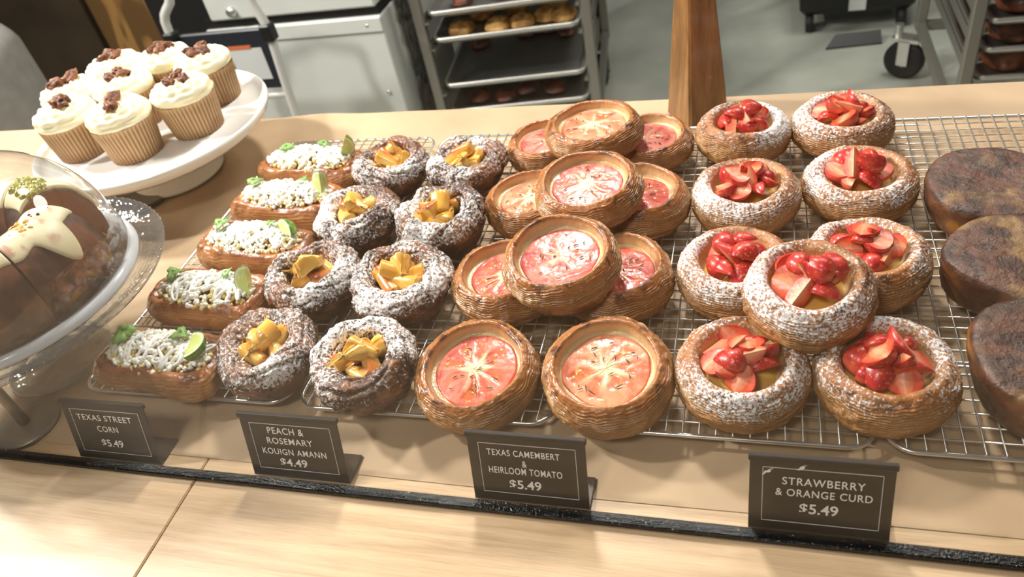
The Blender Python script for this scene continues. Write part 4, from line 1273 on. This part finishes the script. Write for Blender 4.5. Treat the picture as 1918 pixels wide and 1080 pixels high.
def bake(kind, loc, seed, label, group):
    rg = np.random.default_rng(seed)
    nu, nv = 28, 18
    a = np.linspace(0, 2 * np.pi, nu, endpoint=False); b_ = np.linspace(-np.pi / 2, np.pi / 2, nv); A, B = np.meshgrid(a, b_)
    if kind == 'loaf':
        sz = (.05, .095, .045); cols = ((70, 32, 18), (132, 70, 36))
    elif kind == 'golden':
        sz = (.040, .040, .026); cols = ((150, 102, 48), (216, 168, 96))
    else:
        sz = (.036, .036, .022); cols = ((66, 34, 24), (128, 66, 40))
    x, y, z = np.cos(B) * np.cos(A), np.cos(B) * np.sin(A), np.sin(B)
    V = np.stack([np.sign(x) * np.abs(x) ** .8 * sz[0], np.sign(y) * np.abs(y) ** .8 * sz[1], np.where(z < 0, z * .5, z) * sz[2]], -1)
    f = fbm(V * 30, seed, 4); V *= (1 + .12 * f)[..., None]; V[..., 2] -= V[..., 2].min()
    c = mixc(lin(*cols[0]), lin(*cols[1]), sst(-.5, .6, fbm(V * 60, seed + 1, 3)))
    nm = {'loaf': 'glazed_loaf', 'golden': 'golden_pastry', 'dark': 'dark_pastry'}[kind]
    o = mk(nm, V.reshape(-1, 3), grid(nu, nv), M_gloss if kind != 'golden' else M_matte, None, col=c.reshape(-1, 3)); o.rotation_euler = (0, 0, rg.uniform(-.2, .2)); turned(o, loc)
    tag(o, label, 'baked good', group)


def pan_rack(x0, y0, label, zs, cast, w=.53, d=.68, top=1.30, bot=.18, swivel=0.0):
    t = thing('sheet_pan_rack', label, 'rack', (x0, y0, 0))
    for sx in (0, 1):
        for sy in (0, 1):
            mb = MB(); xx = sx * (w - .030); yy = sy * (d - .03)
            mb.box((xx, yy, bot), (xx + .030, yy + .03, top), bev=.003); mb.build('upright', M_alu_d, t)
    for sx in (0, 1):
        for z in zs:
            mb = MB(); xx = .032 if sx == 0 else w - .032
            mb.box((xx - (.0 if sx == 0 else .012), .0, z - .003), (xx + (.012 if sx == 0 else 0), d, z)); mb.box((xx - .001, 0, z - .006), (xx + .001, d, z + .022))
            mb.build('runner', M_alu_d, t)
    for sx in (0, 1):
        mb = MB(); xx = .004 if sx == 0 else w - .026; mb.box((xx, .03, bot), (xx + .022, d - .03, bot + .03)); mb.build('rail', M_alu_d, t)
    for sy in (0, 1):
        mb = MB(); yy = .004 if sy == 0 else d - .026; mb.box((.03, yy, bot), (w - .03, yy + .022, bot + .03)); mb.build('rail', M_alu_d, t)
    for sx in (0, 1):
        for sy in (0, 1):
            ox, oy = cast
            cx = .015 + sx * (w - .03) + ox; cy = .015 + sy * (d - .03) + oy
            mb = MB(); mb.lathe([(0, -.016), (.055, -.016), (.066, -.010), (.066, .010), (.055, .016), (0, .016)], 32, None, (0, 0, .067), 'x'); wo = mb.build('caster', M_rubber, t, False, (cx, cy, 0), (0, 0, swivel))
            mb = MB(); mb.lathe([(0, -.019), (.018, -.019), (.018, .019), (0, .019)], 16, None, (0, 0, .067), 'x')
            mb.box((-.026, -.018, .055), (-.021, .018, .145)); mb.box((.021, -.018, .055), (.026, .018, .145)); mb.box((-.026, -.045, .138), (.026, .045, .15))
            mb.tube([(0, .03, .145), (0, .03, bot + .01)], .014, 10)
            mb.build('caster_fork', M_alu, wo)
    return t


# left rack: front at y=2.15
zl = [C0 + q for q in (-.32 - .0255, -.403 - .0255, -.555 - .0255, -.645 - .0255)]
RA = ((-.978, 2.13), math.radians(6.5))
pan_rack(-.978, 2.13, 'tall aluminium pan rack of pastries behind the counter, beside the grey freezer', zl, (-.02, 0), w=.53).rotation_euler.z = RA[1]
LN = ['topmost visible pan in the rack beside the freezer', 'pan with golden pastries in the rack beside the freezer', 'nearly bare pan, third down in the rack beside the freezer', 'lowest pan just above the counter edge in the rack beside the freezer']
for q, z in enumerate(zl):
    sheet_pan((-.713, 2.465, z + .002), LN[q], group='pans in the rack beside the freezer')
rg = np.random.default_rng(5)
for j, (dx, dy) in enumerate(((-.15, -.24), (-.03, -.25), (.045, -.24), (.12, -.22), (.17, -.23), (-.1, -.14), (.02, -.14), (.13, -.13))):
    bake('golden', (-.713 + dx, 2.465 + dy, zl[1] + .0035), 5100 + j, 'golden pastry on the second pan of the rack beside the freezer', 'golden pastries on the second pan')
for j, (dx, dy) in enumerate(((-.14, -.22), (-.05, -.23), (.02, -.2), (.11, -.21), (.16, -.1), (.05, -.08), (-.1, -.08))):
    bake('dark', (-.713 + dx, 2.465 + dy, zl[3] + .0035), 5200 + j, 'dark pastry on the lowest pan of the rack beside the freezer', 'dark pastries on the lowest pan')
for j, (dx, dy) in enumerate(((-.16, .0), (.0, .05), (.07, .06), (.14, .02))):
    bake('dark', (-.713 + dx, 2.465 + dy, zl[2] + .0035), 5300 + j, 'small dark pastry at the rear of the nearly bare third pan', 'pastries on the third pan')
for j, (dx, dy) in enumerate(((-.13, -.22), (.0, -.2), (.1, -.22))):
    bake('dark', (-.713 + dx, 2.465 + dy, zl[0] + .0035), 5400 + j, 'dark pastry on the topmost visible pan beside the freezer', 'pastries on the topmost pan')
# added dark sheet standing in for the shade inside that rack
mb = MB(); mb.box((-1.045, 2.93, 0), (-.555, 2.94, 1.3))
tag(mb.build('rack_shade_sheet', simple('dark_shade_fill', (26, 25, 24), .5, bump=.3, bscale=12)), 'added dark sheet standing in for the shade inside the pan rack beside the freezer', 'shade sheet')

RA = None
# right rack: front at y=2.08
zr = [C0 + q for q in (-.355 - .0255, -.431 - .0255, -.507 - .0255, -.584 - .0255)]
pan_rack(.512, 2.065, 'aluminium rack of loaf pans behind the counter at the far right', zr, (-.03, .02), w=.53, swivel=math.radians(62))
LN = ['top pan cut by the frame in the rack at the far right', 'upper loaf pan in the rack at the far right', 'middle loaf pan in the rack at the far right', 'lowest loaf pan above the counter edge at the far right']
for q, z in enumerate(zr):
    sheet_pan((.777, 2.40, z + .002), LN[q], group='pans in the rack at the far right')
    for j in range(3):
        for jj in range(2):
            bake('loaf', (.777 - .15 + j * .13, 2.40 - .19 + jj * .21, z + .0035), 5500 + q * 10 + j * 2 + jj, 'brown glazed loaf on the %s pan of the rack at the far right' % ('top', 'upper', 'middle', 'lowest')[q], 'glazed loaves on the %s pan' % ('top', 'upper', 'middle', 'lowest')[q])

# freezer cabinet
M_frz = simple('pale_grey_enamel', (198, 200, 194), .35)
yf = 2.06
t = thing('chest_freezer', 'pale grey freezer cabinet between the ladder and the pan rack', 'freezer', (-1.60, yf, 0))
zt = .505 - .381 * yf + C0
mb = MB(); mb.box((-.05, 0, .08), (.555, .50, zt), bev=.004); body = mb.build('body', M_frz, t)
mb = MB(); mb.box((-.05, -.006, zt - .045), (.555, .0, zt - .002), bev=.002); mb.build('front_trim', M_frz, t)
mb = MB(); mb.box((-.045, .012, zt), (.55, .48, zt + .028)); mb.build('gasket', M_black, t)
mb = MB(); mb.box((-.012, -.004, zt + .028), (.552, .49, zt + .30), bev=.006); lid = mb.build('lid', M_frz, t)
mb = MB(); mb.lathe([(0, -.012), (.014, -.012), (.016, 0), (.016, .012), (0, .012)], 20, None, (.078, -.006, zt + .055), 'y'); mb.build('lock', M_alu, lid, True)
for (sx, sz) in ((.508, zt - .025), (.512, zt - .24)):
    mb = MB(); mb.ball((sx, -.004, sz), (.007, .004, .007), 12, 8); mb.build('screw', M_alu, t, True)

# step ladder in front of the freezer
M_wht = simple('white_tube', (214, 214, 208), .3, .2)
yl = 1.80
t = thing('step_ladder', 'folding step ladder with white tube rails, leaning by the freezer', 'ladder', (0, yl, 0))
z_ = lambda q: .505 + q * yl + C0
for pts in ([(-.7016, -.30), (-.7016, -.345), (-.6945, -.372), (-.6930, -.40), (-.7015, -.53), (-.706, -.76)], [(-.8300, -.30), (-.8375, -.33), (-.8620, -.356), (-.8650, -.40), (-.868, -.53), (-.872, -.76)]):
    mb = MB(); mb.tube(catmull([(x * yl, 0, z_(q)) for x, q in pts], 40), .0125, 12); mb.build('rail', M_wht, t, True)
mb = MB(); mb.tube([(-.7016 * yl, 0, z_(-.30)), (-.765 * yl, 0, z_(-.285)), (-.83 * yl, 0, z_(-.30))], .0125, 12); mb.build('top_handle', M_wht, t, True)
for (q, xx) in ((-.388, -.6935), (-.388, -.864)):
    mb = MB(); mb.box((xx * yl - .017, -.018, z_(q) - .028), (xx * yl + .017, .018, z_(q) + .02), bev=.004); mb.build('joint', M_black, t)
mb = MB(); mb.box((-.860 * yl, .004, z_(-.482)), (-.698 * yl, .020, z_(-.385)), bev=.004); st = mb.build('platform', simple('navy_black_plastic', (30, 32, 40), .45), t)
mb = MB(); mb.box((-.776 * yl, .0025, z_(-.465)), (-.718 * yl, .0045, z_(-.414))); lb = mb.build('warning_label', simple('white_label', (196, 198, 196), .5), st)
mb = MB(); mb.box((-.776 * yl, .0015, z_(-.4145)), (-.735 * yl, .0035, z_(-.409))); mb.build('orange_stripe', simple('orange_print', (196, 104, 60), .5), lb)
for q in (-.494, -.60, -.72):
    mb = MB(); mb.tube([(-.867 * yl, .004, z_(q)), (-.702 * yl, .004, z_(q))], .009, 10); mb.build('rung', M_wht, t, True)
# added black block standing in for the dark void behind the ladder
mb = MB(); mb.box((-1.96, 2.2, 0), (-1.665, 2.6, 1.02), bev=.02)
tag(mb.build('dark_gap_block', M_black), 'added tall black block standing in for the dark gap between the wood panel and the freezer', 'gap block')

# crumpled clear plastic between freezer and rack
nx, ny = 60, 90
U, Vv = np.meshgrid(np.linspace(0, 1, nx), np.linspace(0, 1, ny))
P = np.stack([U * 2, Vv * 5, 0 * U], -1)
ridge = 1 - np.abs(fbm(P * 2.2, 8, 4))
Xp = -1.033 + .032 * U + .004 * vn(P, 3); Yp = 2.15 + .05 * U + .03 * ridge; Zp = .15 + Vv * .62
tag(mk('plastic_bag', np.stack([Xp, Yp, Zp], -1).reshape(-1, 3), grid(nx, ny, False), simple('crinkled_plastic', (86, 82, 78), .22, coat=.6)), 'crinkled clear plastic bag hanging between the freezer and the pan rack', 'bag')

# grey cloth cover at the far left
nx, ny = 60, 50
U, Vv = np.meshgrid(np.linspace(0, 1, nx), np.linspace(0, 1, ny))
th = U * 2 * np.pi
rad = .18 * (1 - .45 * sst(.85, 1.0, Vv) - .54 * sst(.955, 1.0, Vv))
fold = .012 * np.sin(th * 9 + 2 * Vv) * (1 - Vv)
Xc = -2.005 + (rad + fold) * np.cos(th); Yc = 1.50 + (rad + fold) * np.sin(th); Zc = Vv * (C0 + .05)
tag(mk('cloth_cover', np.stack([Xc, Yc, Zc], -1).reshape(-1, 3), grid(nx, ny, False), simple('grey_linen', (150, 145, 138), .85, bump=.3, bscale=300, var=.1)), 'grey cloth cover draped over something at the far left behind the cupcakes', 'cloth')

# black tote on casters with a white tag, and a dark dustpan
t = thing('storage_tote', 'black wheeled tote with a white tag on the floor behind the counter', 'tote', (.36, 3.30, 0))
mb = MB(); mb.box((-.19, -.16, .075), (.22, .25, .42), bev=.02); bd = mb.build('body', M_black, t)
mb = MB(); mb.box((-.205, -.175, .17), (.235, .27, .20), bev=.008); mb.build('lip', M_black, t)
mb = MB(); mb.box((-.015, -.164, .09), (.045, -.160, .135)); mb.build('tag', simple('paper_tag', (206, 208, 206), .6), t)
for sx in (-.15, .18):
    for sy in (-.12, .2):
        mb = MB(); mb.lathe([(0, -.014), (.036, -.014), (.038, 0), (.036, .014), (0, .014)], 24, None, (sx, sy, .038), 'x'); mb.build('caster', M_rubber, t)
mb = MB(); V = [(-.09, -.02, 0), (.11, -.02, 0), (.11, .02, 0), (-.05, .02, 0), (-.09, -.02, .006), (.11, -.02, .006), (.11, .02, .04), (-.05, .02, .04)]
mb.add(V, [(0, 3, 2, 1), (4, 5, 6, 7), (0, 1, 5, 4), (1, 2, 6, 5), (2, 3, 7, 6), (3, 0, 4, 7)])
tag(mb.build('dustpan', M_black, None, False, (.35, 3.03, .001), (0, 0, .1)), 'flat black dustpan on the floor in front of the tote', 'dustpan')
